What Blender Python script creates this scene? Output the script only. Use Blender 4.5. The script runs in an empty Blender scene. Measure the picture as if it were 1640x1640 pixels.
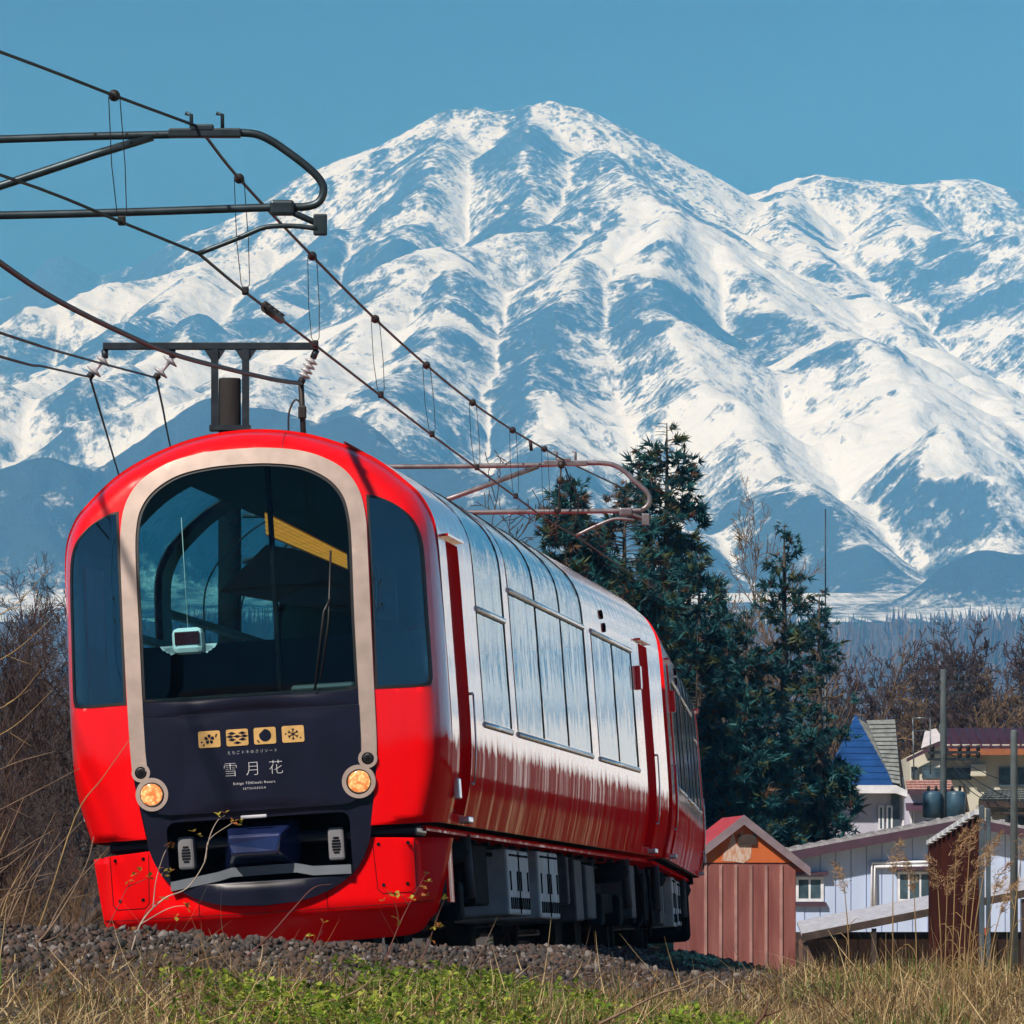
import bpy, bmesh, math, random
import numpy as np
from mathutils import Vector, Matrix, Euler, geometry, noise as mnoise

# ------------------------------------------------------------------ camera, sky, sun, exposure
SC = bpy.context.scene
COL = SC.collection
F_PX, CAM_Z, HOR = 11660.0, 0.10, 1519.0          # focal length in 1640-px pixels, eye height over the rail, horizon row
cam = bpy.data.cameras.new('camera')
cam.sensor_width = 36.0
cam.lens = F_PX / 1640.0 * 36.0
cam.shift_y = (HOR - 820.0) / 1640.0
cam.clip_start, cam.clip_end = 1.0, 60000.0
cam_o = bpy.data.objects.new('camera', cam)
cam_o.location = (0, 0, CAM_Z)
cam_o.rotation_euler = (math.pi / 2, 0, 0)
COL.objects.link(cam_o)
SC.camera = cam_o

SUN_EL, SUN_AZ = math.radians(47), math.radians(217)   # azimuth clockwise from +Y (view direction)
world = bpy.data.worlds.new('World')
SC.world = world
world.use_nodes = True
wn, wl = world.node_tree.nodes, world.node_tree.links
bg = wn['Background']
sky = wn.new('ShaderNodeTexSky')
sky.sky_type = 'NISHITA'
sky.sun_disc = False
sky.sun_elevation = SUN_EL
sky.sun_rotation = SUN_AZ
sky.air_density, sky.dust_density, sky.ozone_density = 1.0, 0.3, 3.0
tint = wn.new('ShaderNodeMix')
tint.data_type = 'RGBA'
tint.blend_type = 'MULTIPLY'
tint.inputs[0].default_value = 1.0
wl.new(sky.outputs[0], tint.inputs[6])
tint.inputs[7].default_value = (0.092, 0.178, 0.262, 1)
wl.new(tint.outputs[2], bg.inputs[0])
bg.inputs[1].default_value = 0.05

sun = bpy.data.lights.new('sun', 'SUN')
sun.energy = 4.6
sun.angle = math.radians(1.4)          # a hazy spring sun
sun.color = (1.0, 0.97, 0.94)
sun_o = bpy.data.objects.new('sun', sun)
sd = Vector((math.sin(SUN_AZ) * math.cos(SUN_EL), math.cos(SUN_AZ) * math.cos(SUN_EL), math.sin(SUN_EL)))
sun_o.rotation_euler = sd.to_track_quat('Z', 'Y').to_euler()
sun_o.location = (-40, -20, 60)
COL.objects.link(sun_o)

SC.view_settings.view_transform = 'Standard'
SC.view_settings.look = 'None'
SC.view_settings.exposure = 0.3
SC.view_settings.gamma = 1.0
SC.view_settings.use_curve_mapping = False
SC.cycles.volume_max_steps = 64
SC.cycles.transparent_max_bounces = 24
SC.cycles.max_bounces = 8
SC.cycles.volume_bounces = 2

rng = np.random.default_rng(7)
random.seed(7)


def wp(px, py, D):
    """A point at depth D that shows at pixel (px, py) of the photograph."""
    return Vector(((px - 820.0) / F_PX * D, D, CAM_Z + (HOR - py) / F_PX * D))


# ------------------------------------------------------------------ object helpers
def tag(o, label=None, cat=None, group=None, kind=None):
    if label: o['label'] = label
    if cat: o['category'] = cat
    if group: o['group'] = group
    if kind: o['kind'] = kind
    return o


def empty(name, loc=(0, 0, 0), label=None, cat=None, group=None, mat=None):
    o = bpy.data.objects.new(name, None)
    o.empty_display_size = 0.2
    if mat is not None: o.matrix_world = mat
    else: o.location = loc
    COL.objects.link(o)
    return tag(o, label, cat, group)


def link(name, me, parent=None, mats=None):
    o = bpy.data.objects.new(name, me)
    COL.objects.link(o)
    if parent is not None: o.parent = parent
    if mats is not None:
        for m in (mats if isinstance(mats, (list, tuple)) else [mats]): me.materials.append(m)
    return o


def npmesh(name, verts, faces, smooth=False, mat_idx=None):
    """faces: (n, k) int array, all the same size."""
    verts = np.asarray(verts, np.float32)
    faces = np.asarray(faces, np.int32)
    me = bpy.data.meshes.new(name)
    n, k = faces.shape
    me.vertices.add(len(verts))
    me.vertices.foreach_set('co', verts.ravel())
    me.loops.add(n * k)
    me.loops.foreach_set('vertex_index', faces.ravel())
    me.polygons.add(n)
    me.polygons.foreach_set('loop_start', np.arange(0, n * k, k, dtype=np.int32))
    if mat_idx is not None: me.polygons.foreach_set('material_index', np.asarray(mat_idx, np.int32))
    if smooth: me.polygons.foreach_set('use_smooth', np.ones(n, bool))
    me.update(calc_edges=True)
    return me


class MB:
    """Collects boxes, bars, tubes and lathes into one mesh."""
    def __init__(self):
        self.v, self.f, self.s = [], [], []

    def add(self, vs, fs, smooth=False):
        o = len(self.v)
        self.v += [tuple(p) for p in vs]
        self.f += [tuple(i + o for i in f) for f in fs]
        self.s += [smooth] * len(fs)
        return self

    def box(self, c, d, rot=None, bev=0.0):
        x, y, z = d[0] / 2, d[1] / 2, d[2] / 2
        R = rot if rot is not None else Matrix.Identity(3)
        c = Vector(c)
        if bev <= 0:
            P = [Vector((a * x, b * y, e * z)) for a in (-1, 1) for b in (-1, 1) for e in (-1, 1)]
            self.add([R @ p + c for p in P], [(0, 1, 3, 2), (4, 6, 7, 5), (0, 4, 5, 1), (2, 3, 7, 6), (0, 2, 6, 4), (1, 5, 7, 3)])
        else:
            bm = bmesh.new()
            bmesh.ops.create_cube(bm, size=1)
            bmesh.ops.scale(bm, vec=d, verts=bm.verts)
            bmesh.ops.bevel(bm, geom=bm.edges[:], offset=min(bev, min(d) * .45), segments=2, affect='EDGES', profile=.5)
            self.bm(bm, R, c)
        return self

    def bm(self, bm, R=None, c=None, smooth=False):
        bm.verts.index_update()
        R = R or Matrix.Identity(3)
        c = c or Vector()
        self.add([R @ v.co + c for v in bm.verts], [[v.index for v in f.verts] for f in bm.faces], smooth)
        bm.free()
        return self

    def quad(self, a, b, c, d):
        return self.add([a, b, c, d], [(0, 1, 2, 3)])

    def poly(self, pts):
        return self.add(pts, [tuple(range(len(pts)))])

    def prism(self, pts, vec):
        """Polygon pts extruded along vec."""
        vec = Vector(vec)
        n = len(pts)
        P = [Vector(p) for p in pts] + [Vector(p) + vec for p in pts]
        return self.add(P, [tuple(range(n))[::-1], tuple(range(n, 2 * n))] + [(i, (i + 1) % n, n + (i + 1) % n, n + i) for i in range(n)])

    def tube(self, pts, r, n=8, cap=True, smooth=True):
        pts = [Vector(p) for p in pts]
        rs = r if isinstance(r, (list, tuple)) else [r] * len(pts)
        up = None
        vs, fs = [], []
        for i, p in enumerate(pts):
            a = pts[max(i - 1, 0)]
            b = pts[min(i + 1, len(pts) - 1)]
            t = (b - a)
            t = t.normalized() if t.length > 1e-9 else Vector((0, 0, 1))
            if up is None:
                up = t.orthogonal().normalized()
            else:
                up = (up - t * up.dot(t))
                up = up.normalized() if up.length > 1e-6 else t.orthogonal().normalized()
            w = t.cross(up)
            for k in range(n):
                an = 2 * math.pi * k / n
                vs.append(p + (up * math.cos(an) + w * math.sin(an)) * rs[i])
        for i in range(len(pts) - 1):
            for k in range(n):
                fs.append((i * n + k, i * n + (k + 1) % n, (i + 1) * n + (k + 1) % n, (i + 1) * n + k))
        self.add(vs, fs, smooth)
        if cap:
            o = len(self.v) - len(vs)
            self.f += [tuple(o + k for k in range(n))[::-1], tuple(o + (len(pts) - 1) * n + k for k in range(n))]
            self.s += [False, False]
        return self

    def lathe(self, prof, c, axis=(0, 0, 1), n=16, smooth=True):
        """prof: (radius, height) pairs along axis from c."""
        ax = Vector(axis).normalized()
        up = ax.orthogonal().normalized()
        w = ax.cross(up)
        c = Vector(c)
        vs, fs = [], []
        for (r, h) in prof:
            for k in range(n):
                an = 2 * math.pi * k / n
                vs.append(c + ax * h + (up * math.cos(an) + w * math.sin(an)) * r)
        for i in range(len(prof) - 1):
            for k in range(n):
                fs.append((i * n + k, i * n + (k + 1) % n, (i + 1) * n + (k + 1) % n, (i + 1) * n + k))
        m = len(prof)
        self.add(vs, fs, smooth)
        o = len(self.v) - len(vs)
        self.f += [tuple(o + k for k in range(n))[::-1], tuple(o + (m - 1) * n + k for k in range(n))]
        self.s += [False, False]
        return self

    def mesh(self, name):
        me = bpy.data.meshes.new(name)
        me.from_pydata(self.v, [], self.f)
        me.polygons.foreach_set('use_smooth', self.s)
        me.update()
        return me

    def build(self, name, mat, parent=None):
        return link(name, self.mesh(name), parent, mat)


# ------------------------------------------------------------------ materials
MATS = {}


def nodes_of(name):
    m = bpy.data.materials.new(name)
    m.use_nodes = True
    nt = m.node_tree
    return m, nt.nodes, nt.links, nt.nodes['Principled BSDF']


def mat(name, col, rough=0.5, metal=0.0, var=0.15, scale=4.0, bump=0.0, bscale=40.0, coat=0.0, spec=0.5, col2=None, stretch=(1, 1, 1), emit=None, es=0.0):
    """Principled material with procedural colour variation and relief in object space."""
    if name in MATS: return MATS[name]
    m, n, l, p = nodes_of(name)
    tc = n.new('ShaderNodeTexCoord')
    mp = n.new('ShaderNodeMapping')
    mp.inputs['Scale'].default_value = stretch
    l.new(tc.outputs['Object'], mp.inputs[0])
    no = n.new('ShaderNodeTexNoise')
    no.inputs['Scale'].default_value = scale
    no.inputs['Detail'].default_value = 6
    l.new(mp.outputs[0], no.inputs['Vector'])
    r = n.new('ShaderNodeValToRGB')
    c2 = col2 or tuple(min(1, c * (1 + var)) for c in col)
    c1 = col if col2 else tuple(c * (1 - var) for c in col)
    r.color_ramp.elements[0].position, r.color_ramp.elements[1].position = 0.32, 0.68
    r.color_ramp.elements[0].color = (*c1, 1)
    r.color_ramp.elements[1].color = (*c2, 1)
    l.new(no.outputs['Fac'], r.inputs[0])
    l.new(r.outputs[0], p.inputs['Base Color'])
    p.inputs['Roughness'].default_value = rough
    p.inputs['Metallic'].default_value = metal
    p.inputs['Specular IOR Level'].default_value = spec
    if coat:
        p.inputs['Coat Weight'].default_value = coat
        p.inputs['Coat Roughness'].default_value = 0.04
    if bump:
        nb = n.new('ShaderNodeTexNoise')
        nb.inputs['Scale'].default_value = bscale
        nb.inputs['Detail'].default_value = 4
        l.new(mp.outputs[0], nb.inputs['Vector'])
        b = n.new('ShaderNodeBump')
        b.inputs['Strength'].default_value = bump
        b.inputs['Distance'].default_value = 0.02
        l.new(nb.outputs['Fac'], b.inputs['Height'])
        l.new(b.outputs[0], p.inputs['Normal'])
    if emit:
        p.inputs['Emission Color'].default_value = (*emit, 1)
        p.inputs['Emission Strength'].default_value = es
    MATS[name] = m
    return m


# ------------------------------------------------------------------ terrain noise (numpy)
def _hash(ix, iy, s):
    h = (ix.astype(np.int64) * 374761393 + iy.astype(np.int64) * 668265263 + s * 974711) & 0x7fffffff
    h = ((h ^ (h >> 13)) * 1274126177) & 0x7fffffff
    h = (h ^ (h >> 16)) & 0xffff
    return h / 65535.0


def vnoise(x, y, s=0):
    ix, iy = np.floor(x), np.floor(y)
    fx, fy = x - ix, y - iy
    ux, uy = fx * fx * fx * (fx * (fx * 6 - 15) + 10), fy * fy * fy * (fy * (fy * 6 - 15) + 10)
    a, b, c, d = _hash(ix, iy, s), _hash(ix + 1, iy, s), _hash(ix, iy + 1, s), _hash(ix + 1, iy + 1, s)
    return (a + (b - a) * ux) * (1 - uy) + (c + (d - c) * ux) * uy


def fbm(x, y, oct=5, s=0, gain=0.5, ridged=False):
    t, a, nrm = 0, 1.0, 0
    for o in range(oct):
        v = vnoise(x, y, s + o * 17)
        if ridged: v = 1 - np.abs(2 * v - 1)
        t = t + a * v
        nrm += a
        a *= gain
        x, y = x * 1.97 + 13.1 + 0.35 * y, y * 1.97 + 7.7 - 0.35 * x
    return t / nrm


# ------------------------------------------------------------------ ground level of the plain
def plain_z(x, y):
    """Broad ground level away from the railway bank."""
    t = np.clip((np.asarray(y, float) - 250) / 6500, 0, 1.2)
    return -0.75 + 300 * t ** 1.5


# ------------------------------------------------------------------ mountain
RIDGES = [  # (slope, [(px, py, depth), ...])
    (0.62, [(-1500, 900, 10400), (-600, 640, 10900), (-200, 575, 11000), (0, 530, 11100), (120, 492, 11200), (180, 470, 11300), (250, 446, 11400), (330, 430, 11500), (400, 405, 11600), (470, 385, 11700), (530, 343, 11800), (590, 284, 11900), (640, 245, 11900), (690, 200, 11950), (722, 178, 12000), (770, 172, 12000), (800, 180, 12000), (850, 166, 12000), (880, 163, 12000), (930, 178, 12000), (1000, 215, 12000), (1060, 264, 12100), (1110, 300, 12200), (1165, 332, 12300), (1205, 316, 12300), (1262, 300, 12300), (1330, 290, 12200), (1380, 296, 12200), (1450, 309, 12200), (1500, 301, 12200), (1570, 300, 12200), (1640, 312, 12200), (1800, 345, 12100), (2100, 330, 12000), (2500, 420, 12000), (3000, 400, 11800), (3600, 470, 11500), (4600, 430, 11300), (5600, 560, 11000)]),
    (0.8, [(-500, 520, 12500), (-150, 470, 12450), (0, 474, 12400), (62, 462, 12350), (98, 420, 12300), (118, 432, 12300), (136, 464, 12300), (200, 440, 12300), (260, 436, 12300)]),
    (0.60, [(955, 236, 11800), (990, 280, 11400), (1022, 296, 11000)]),
    (0.62, [(1022, 296, 11000), (930, 333, 10900), (870, 362, 10800), (800, 372, 10700), (740, 395, 10600), (680, 422, 10400), (620, 470, 10200), (560, 540, 9900), (480, 600, 9500), (400, 660, 9200), (300, 700, 9000)]),
    (0.62, [(1022, 296, 11000), (1080, 338, 10800), (1150, 408, 10600), (1210, 448, 10400), (1280, 485, 10200), (1350, 545, 9900), (1450, 640, 9400), (1550, 760, 8900), (1640, 880, 8500)]),
    (0.66, [(1022, 296, 11000), (990, 370, 10700), (930, 430, 10400), (900, 500, 10000), (870, 580, 9600), (860, 660, 9200), (900, 740, 8800), (980, 820, 8500)]),
    (0.66, [(1080, 338, 10800), (1060, 430, 10300), (1060, 520, 9900), (1110, 600, 9500), (1190, 660, 9200), (1270, 740, 8900), (1350, 850, 8500), (1420, 940, 8200)]),
    (0.64, [(1262, 300, 12300), (1255, 360, 11700), (1300, 420, 11200), (1390, 480, 10800), (1490, 560, 10300), (1570, 640, 9900), (1660, 730, 9500), (1800, 860, 9000)]),
    (0.64, [(1450, 309, 12200), (1440, 372, 11600), (1530, 372, 11300), (1640, 392, 11000), (1760, 450, 10600), (1900, 560, 10100)]),
    (0.70, [(722, 178, 12000), (700, 255, 11650), (680, 330, 11300), (640, 400, 11000), (560, 470, 10700), (470, 540, 10300), (360, 600, 9900), (240, 660, 9500)]),
    (0.70, [(590, 284, 11900), (560, 370, 11450), (480, 440, 11000), (380, 500, 10600), (260, 560, 10200), (120, 640, 9700)]),
    (0.70, [(330, 430, 11500), (270, 500, 11000), (180, 560, 10500), (60, 620, 10000), (-60, 690, 9500)]),
    (0.72, [(740, 395, 10600), (720, 470, 10200), (700, 540, 9800), (640, 610, 9400), (600, 690, 8900)]),
    (0.75, [(850, 166, 12000), (840, 240, 11600), (850, 310, 11300), (835, 360, 11000)]),
    (0.80, [(-500, 830, 7900), (-200, 800, 7900), (0, 768, 8000), (120, 748, 8000), (230, 706, 8050), (330, 682, 8100), (450, 690, 8100), (560, 702, 8000), (640, 735, 7900), (740, 800, 7700), (850, 880, 7500)]),
    (0.75, [(1480, 1010, 7500), (1560, 960, 7500), (1610, 922, 7500), (1650, 900, 7500), (1730, 880, 7500), (1880, 930, 7500), (2050, 1000, 7400)]),
]
SEGS = []
for sl, pl in RIDGES:
    P = [wp(*p) for p in pl]
    for a, b in zip(P, P[1:]):
        SEGS.append((sl, a.x, a.y, a.z, b.x, b.y, b.z))


def base_height(X, Y):
    wx = X + 150 * (fbm(X / 520, Y / 520, 3, 3) - .5) + 50 * (fbm(X / 150, Y / 150, 2, 33) - .5)
    wy = Y + 220 * (fbm(X / 560, Y / 560, 3, 5) - .5)
    # warping fades at the ridge crests through the small final amplitude
    Z = np.full(X.shape, -1e9)
    for sl, ax, ay, az, bx, by, bz in SEGS:
        dx, dy = bx - ax, by - ay
        L = dx * dx + dy * dy
        t = np.clip(((X - ax) * dx + (Y - ay) * dy) / L, 0, 1)
        d0 = np.hypot(X - (ax + t * dx), Y - (ay + t * dy))
        t2 = np.clip(((wx - ax) * dx + (wy - ay) * dy) / L, 0, 1)
        d1 = np.hypot(wx - (ax + t2 * dx), wy - (ay + t2 * dy))
        m = np.clip(d0 / 260, 0, 1)
        d = d0 * (1 - m) + d1 * m
        z = az + (t * (1 - m) + t2 * m) * (bz - az) - sl * (np.sqrt(d * d + 18 ** 2) - 18) * (1 - 0.10 * np.clip(d / 1500, 0, 1))
        Z = np.maximum(Z, z)
    rd = fbm(X / 330, Y / 330, 5, 11, 0.5, True)
    low = np.clip(1400 - Z, 0, 1400) / 1400
    Z = Z + (rd - .55) * (35 + 120 * low)
    P = plain_z(X, Y)
    k = 60.0
    Z = np.where(Z - P > k, Z, np.where(Z - P < -k, P, P + (Z - P + k) ** 2 / (4 * k)))
    return Z


def erode(Z, dx, iters, K, m=0.45, talus=1.1):
    ny, nx = Z.shape
    idx = np.arange(ny * nx).reshape(ny, nx)
    offs = [(-1, -1), (-1, 0), (-1, 1), (0, -1), (0, 1), (1, -1), (1, 0), (1, 1)]
    for it in range(iters):
        best = np.zeros_like(Z)
        rec = idx.copy()
        dist = np.ones_like(Z)
        Zp = np.pad(Z, 1, mode='edge')
        Ip = np.pad(idx, 1, mode='edge')
        for oy, ox in offs:
            L = dx * math.hypot(oy, ox)
            s = (Z - Zp[1 + oy:1 + oy + ny, 1 + ox:1 + ox + nx]) / L
            b = s > best
            best = np.where(b, s, best)
            rec = np.where(b, Ip[1 + oy:1 + oy + ny, 1 + ox:1 + ox + nx], rec)
            dist = np.where(b, L, dist)
        order = np.argsort(-Z.ravel(), kind='stable').tolist()
        r = rec.ravel().tolist()
        A = [1.0] * (ny * nx)
        for i in order:
            j = r[i]
            if j != i: A[j] += A[i]
        An = np.array(A) * dx * dx
        fl = (K * An ** m / dist.ravel()).tolist()
        z = Z.ravel().tolist()
        for i in reversed(order):
            j = r[i]
            if j != i:
                f = fl[i]
                z[i] = (z[i] + f * z[j]) / (1 + f)
        Z = np.array(z).reshape(ny, nx)
        Zp = np.pad(Z, 1, mode='edge')
        lap = Zp[:-2, 1:-1] + Zp[2:, 1:-1] + Zp[1:-1, :-2] + Zp[1:-1, 2:] - 4 * Z
        Z = Z + 0.06 * lap
    return Z, An.reshape(ny, nx)


def upsample2(Z):
    ny, nx = Z.shape
    def up(A):
        n = A.shape[0]
        O = np.empty((2 * n - 1,) + A.shape[1:])
        O[::2] = A
        P = np.concatenate([A[:1], A, A[-1:]])
        O[1::2] = (-P[:-3] + 9 * P[1:-2] + 9 * P[2:-1] - P[3:]) / 16
        return O
    return up(up(Z).T).T


def grid_faces(ny, nx):
    i = np.arange(ny * nx).reshape(ny, nx)
    return np.stack([i[:-1, :-1], i[:-1, 1:], i[1:, 1:], i[1:, :-1]], -1).reshape(-1, 4)


def snow_material():
    m, n, l, p = nodes_of('snow_rock_forest')
    at = n.new('ShaderNodeAttribute'); at.attribute_name = 'bare'
    tc = n.new('ShaderNodeTexCoord')
    def noise(scale, detail, stretch=(1, 1, 1), rough=.6):
        mp = n.new('ShaderNodeMapping'); mp.inputs['Scale'].default_value = stretch
        l.new(tc.outputs['Object'], mp.inputs[0])
        t = n.new('ShaderNodeTexNoise'); t.inputs['Scale'].default_value = scale; t.inputs['Detail'].default_value = detail
        t.inputs['Roughness'].default_value = rough
        l.new(mp.outputs[0], t.inputs['Vector'])
        return t.outputs['Fac']
    def math_(op, a, b):
        t = n.new('ShaderNodeMath'); t.operation = op
        for k, q in enumerate((a, b)):
            if isinstance(q, (int, float)): t.inputs[k].default_value = q
            else: l.new(q, t.inputs[k])
        return t.outputs[0]
    n1 = noise(0.012, 8, (1, .55, 1.0), .68)      # patches of tens of metres
    n2 = noise(0.10, 5, (1, .6, 0.5), .7)     # single trees and outcrops
    v = math_('ADD', at.outputs['Fac'], math_('MULTIPLY', math_('SUBTRACT', n1, .5), 1.5))
    n3 = noise(0.26, 3, (1, .6, .4), .7)
    sp = math_('ADD', math_('MULTIPLY', math_('SUBTRACT', n2, .5), 1.0), math_('MULTIPLY', math_('SUBTRACT', n3, .5), 0.7))
    v = math_('ADD', v, sp)
    r = n.new('ShaderNodeValToRGB')
    e = r.color_ramp.elements
    e[0].position, e[1].position = 0.34, 0.74
    e[0].color = (0.56, 0.64, 0.76, 1)
    e[1].color = (0.026, 0.045, 0.070, 1)
    q = e.new(0.52); q.color = (0.23, 0.28, 0.35, 1)
    l.new(v, r.inputs[0])
    l.new(r.outputs[0], p.inputs['Base Color'])
    p.inputs['Roughness'].default_value = 0.85
    p.inputs['Specular IOR Level'].default_value = 0.1
    b = n.new('ShaderNodeBump'); b.inputs['Strength'].default_value = 0.6; b.inputs['Distance'].default_value = 14
    l.new(noise(0.03, 7, (1, .7, 1)), b.inputs['Height'])
    l.new(b.outputs[0], p.inputs['Normal'])
    return m


SNOW = snow_material()


def smooth(a, b, x):
    t = np.clip((x - a) / (b - a), 0, 1)
    return t * t * (3 - 2 * t)


def build_mountain():
    # the mountain's seen face, eroded on a 10 m grid and refined to 5 m
    x0, x1, y0, y1, dx = -1450, 1700, 6900, 12700, 10.0
    xs, ys = np.arange(x0, x1 + 1, dx), np.arange(y0, y1 + 1, dx)
    X, Y = np.meshgrid(xs, ys)
    Zb = base_height(X, Y)
    n0 = fbm(X / 40, Y / 40, 3, 71) - .5
    Ze, A = erode(Zb + 8 * n0 * (Zb > plain_z(X, Y) + 30), dx, 7, 0.055, 0.42)
    edge = np.minimum(np.minimum(X - x0, x1 - X), np.minimum(Y - y0, y1 - Y))
    w = smooth(0, 150, edge)
    Z = Zb * (1 - w) + Ze * w
    # crests keep their designed height
    Z = np.maximum(Z, Zb - 45)
    Zf = upsample2(Z)
    Af = upsample2(np.log(A))
    xs, ys = np.linspace(x0, x1, Zf.shape[1]), np.linspace(y0, y1, Zf.shape[0])
    X, Y = np.meshgrid(xs, ys)
    edge = np.minimum(np.minimum(X - x0, x1 - X), np.minimum(Y - y0, y1 - Y))
    w = smooth(0, 150, edge)
    rel = Zf - plain_z(X, Y)
    Zf = Zf + w * smooth(20, 160, rel) * 9 * (fbm(X / 38, Y / 52, 4, 91, .55, True) - .5)
    bare = bareness(X, Y, Zf, Af, 5.0)
    me = npmesh('mountain', np.stack([X, Y, Zf], -1).reshape(-1, 3), grid_faces(*Zf.shape), True)
    a = me.attributes.new('bare', 'FLOAT', 'POINT')
    a.data.foreach_set('value', bare.ravel().astype(np.float32))
    tag(link('mountain', me, None, SNOW), kind='structure')
    # flanks beyond the frame, coarser
    for nm, (xa, xb) in (('mountain_flank', (x1, 6600)), ('mountain_flank', (-4200, x0))):
        xs, ys = np.arange(xa, xb + 1, 35.0 if xa == x1 else 25.0), np.arange(y0, y1 + 1, 29.0)
        if xa == x1: xs = np.linspace(xa, xb, 150)
        else: xs = np.linspace(xa, xb, 90)
        X, Y = np.meshgrid(xs, ys)
        Z = base_height(X, Y)
        bare = bareness(X, Y, Z, np.full(X.shape, 7.0), 29.0)
        me = npmesh(nm, np.stack([X, Y, Z], -1).reshape(-1, 3), grid_faces(*Z.shape), True)
        a = me.attributes.new('bare', 'FLOAT', 'POINT')
        a.data.foreach_set('value', bare.ravel().astype(np.float32))
        tag(link(nm, me, None, SNOW), kind='structure')


def bareness(X, Y, Z, logA, d):
    gy, gx = np.gradient(Z, Y[:, 0], X[0, :])
    slope = np.hypot(gx, gy)
    # streaks down the fall line
    ny, nx = Z.shape
    s = rng.random(Z.shape)
    sm = s.copy()
    L = np.maximum(slope, 1e-4)
    ux, uy = gx / L, gy / L
    jj, ii = np.meshgrid(np.arange(nx), np.arange(ny))
    px, py = jj.astype(float), ii.astype(float)
    acc = s.copy()
    for k in range(38):
        px = np.clip(px - ux[np.clip(py, 0, ny - 1).astype(int), np.clip(px, 0, nx - 1).astype(int)] * 1.3, 0, nx - 1)
        py = np.clip(py - uy[np.clip(py, 0, ny - 1).astype(int), np.clip(px, 0, nx - 1).astype(int)] * 1.3, 0, ny - 1)
        acc += s[py.astype(int), px.astype(int)]
    acc = acc / 39
    acc = (acc - acc.mean()) / acc.std()
    Zp = np.pad(Z, 6, mode='edge')
    mean = sum(Zp[6 + a:6 + a + ny, 6 + b:6 + b + nx] for a in (-6, 0, 6) for b in (-6, 0, 6)) / 9
    conv = (Z - mean) / (d * 6)
    patch = fbm(X / 260, Y / 420, 4, 201) - .5
    high = smooth(900, 1350, Z)
    rel = Z - plain_z(X, Y)
    foot = smooth(8700, 8100, Y)
    b = 0.35 + (0.24 + .26 * high) * acc + (1.45 - .8 * high) * patch + 0.55 * conv + 0.55 * (slope - 0.62) + 0.16 * high + 0.30 * foot
    b = b + 1.1 * np.exp(-((X - wp(100, 430, 12300).x) / 75) ** 2) * smooth(12050, 12200, Y)   # the wooded knob on the left skyline
    b = b + 0.25 * smooth(0.1, 0.7, gx)        # slopes falling to the left are barer of snow
    return np.clip(b, -0.6, 1.6)


build_mountain()

# ------------------------------------------------------------------ air
def build_haze():
    me = MB().box((1200, 4850, 745.0), (19000, 17300, 1500)).mesh('haze')
    m = bpy.data.materials.new('haze')
    m.use_nodes = True
    n, l = m.node_tree.nodes, m.node_tree.links
    n.remove(n['Principled BSDF'])
    v = n.new('ShaderNodeVolumePrincipled')
    v.inputs['Color'].default_value = (0.11, 0.44, 0.95, 1)
    v.inputs['Absorption Color'].default_value = (1, 1, 1, 1)
    v.inputs['Density'].default_value = 1.15e-4
    v.inputs['Anisotropy'].default_value = 0.0
    l.new(v.outputs[0], n['Material Output'].inputs['Volume'])
    o = link('haze', me, None, m)
    o['kind'] = 'stuff'


build_haze()

# ------------------------------------------------------------------ shared paints
M_ROOFGREY = mat('dark_steel', (0.035, 0.045, 0.055), 0.45, 0.6, .3, 6)
M_STEEL = mat('galvanised_steel', (0.17, 0.20, 0.23), 0.42, 0.75, .3, 9)
M_BLACK = mat('underfloor_black', (0.010, 0.010, 0.012), 0.9, 0, .5, 5, bump=.2, spec=.03)
M_RUBBER = mat('black_rubber', (0.01, 0.01, 0.012), 0.45)
M_NAVY = mat('black_navy_paint', (0.008, 0.008, 0.022), 0.34, 0, .25, 3, coat=.2, spec=.3)
M_SILVER = mat('silver_trim', (0.46, 0.36, 0.32), 0.42, 0.2, .12, 7)
M_RAIL = mat('window_rail_grey', (0.66, 0.68, 0.75), 0.22, 0.7, .1, 7)
M_GREYBOX = mat('equipment_grey', (0.50, 0.50, 0.56), 0.6, 0, .2, 4, spec=.3)
M_DARKBOX = mat('equipment_dark', (0.014, 0.014, 0.017), 0.85, 0, .3, 4, spec=.05)
M_GOLD = mat('emblem_gold', (0.70, 0.42, 0.15), 0.4, 0.2, .15, 12)
M_WHITEP = mat('letter_white', (0.62, 0.62, 0.66), 0.5)
M_INT = mat('interior_lining_dark', (0.035, 0.04, 0.045), 0.6)
M_WOOD = mat('interior_wood', (0.55, 0.30, 0.07), 0.45, 0, .25, 3, stretch=(1, 8, 8))
M_COUPLER = mat('coupler_cover_blue', (0.014, 0.024, 0.095), 0.22, 0.1, .2, 3, coat=.8)


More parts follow.
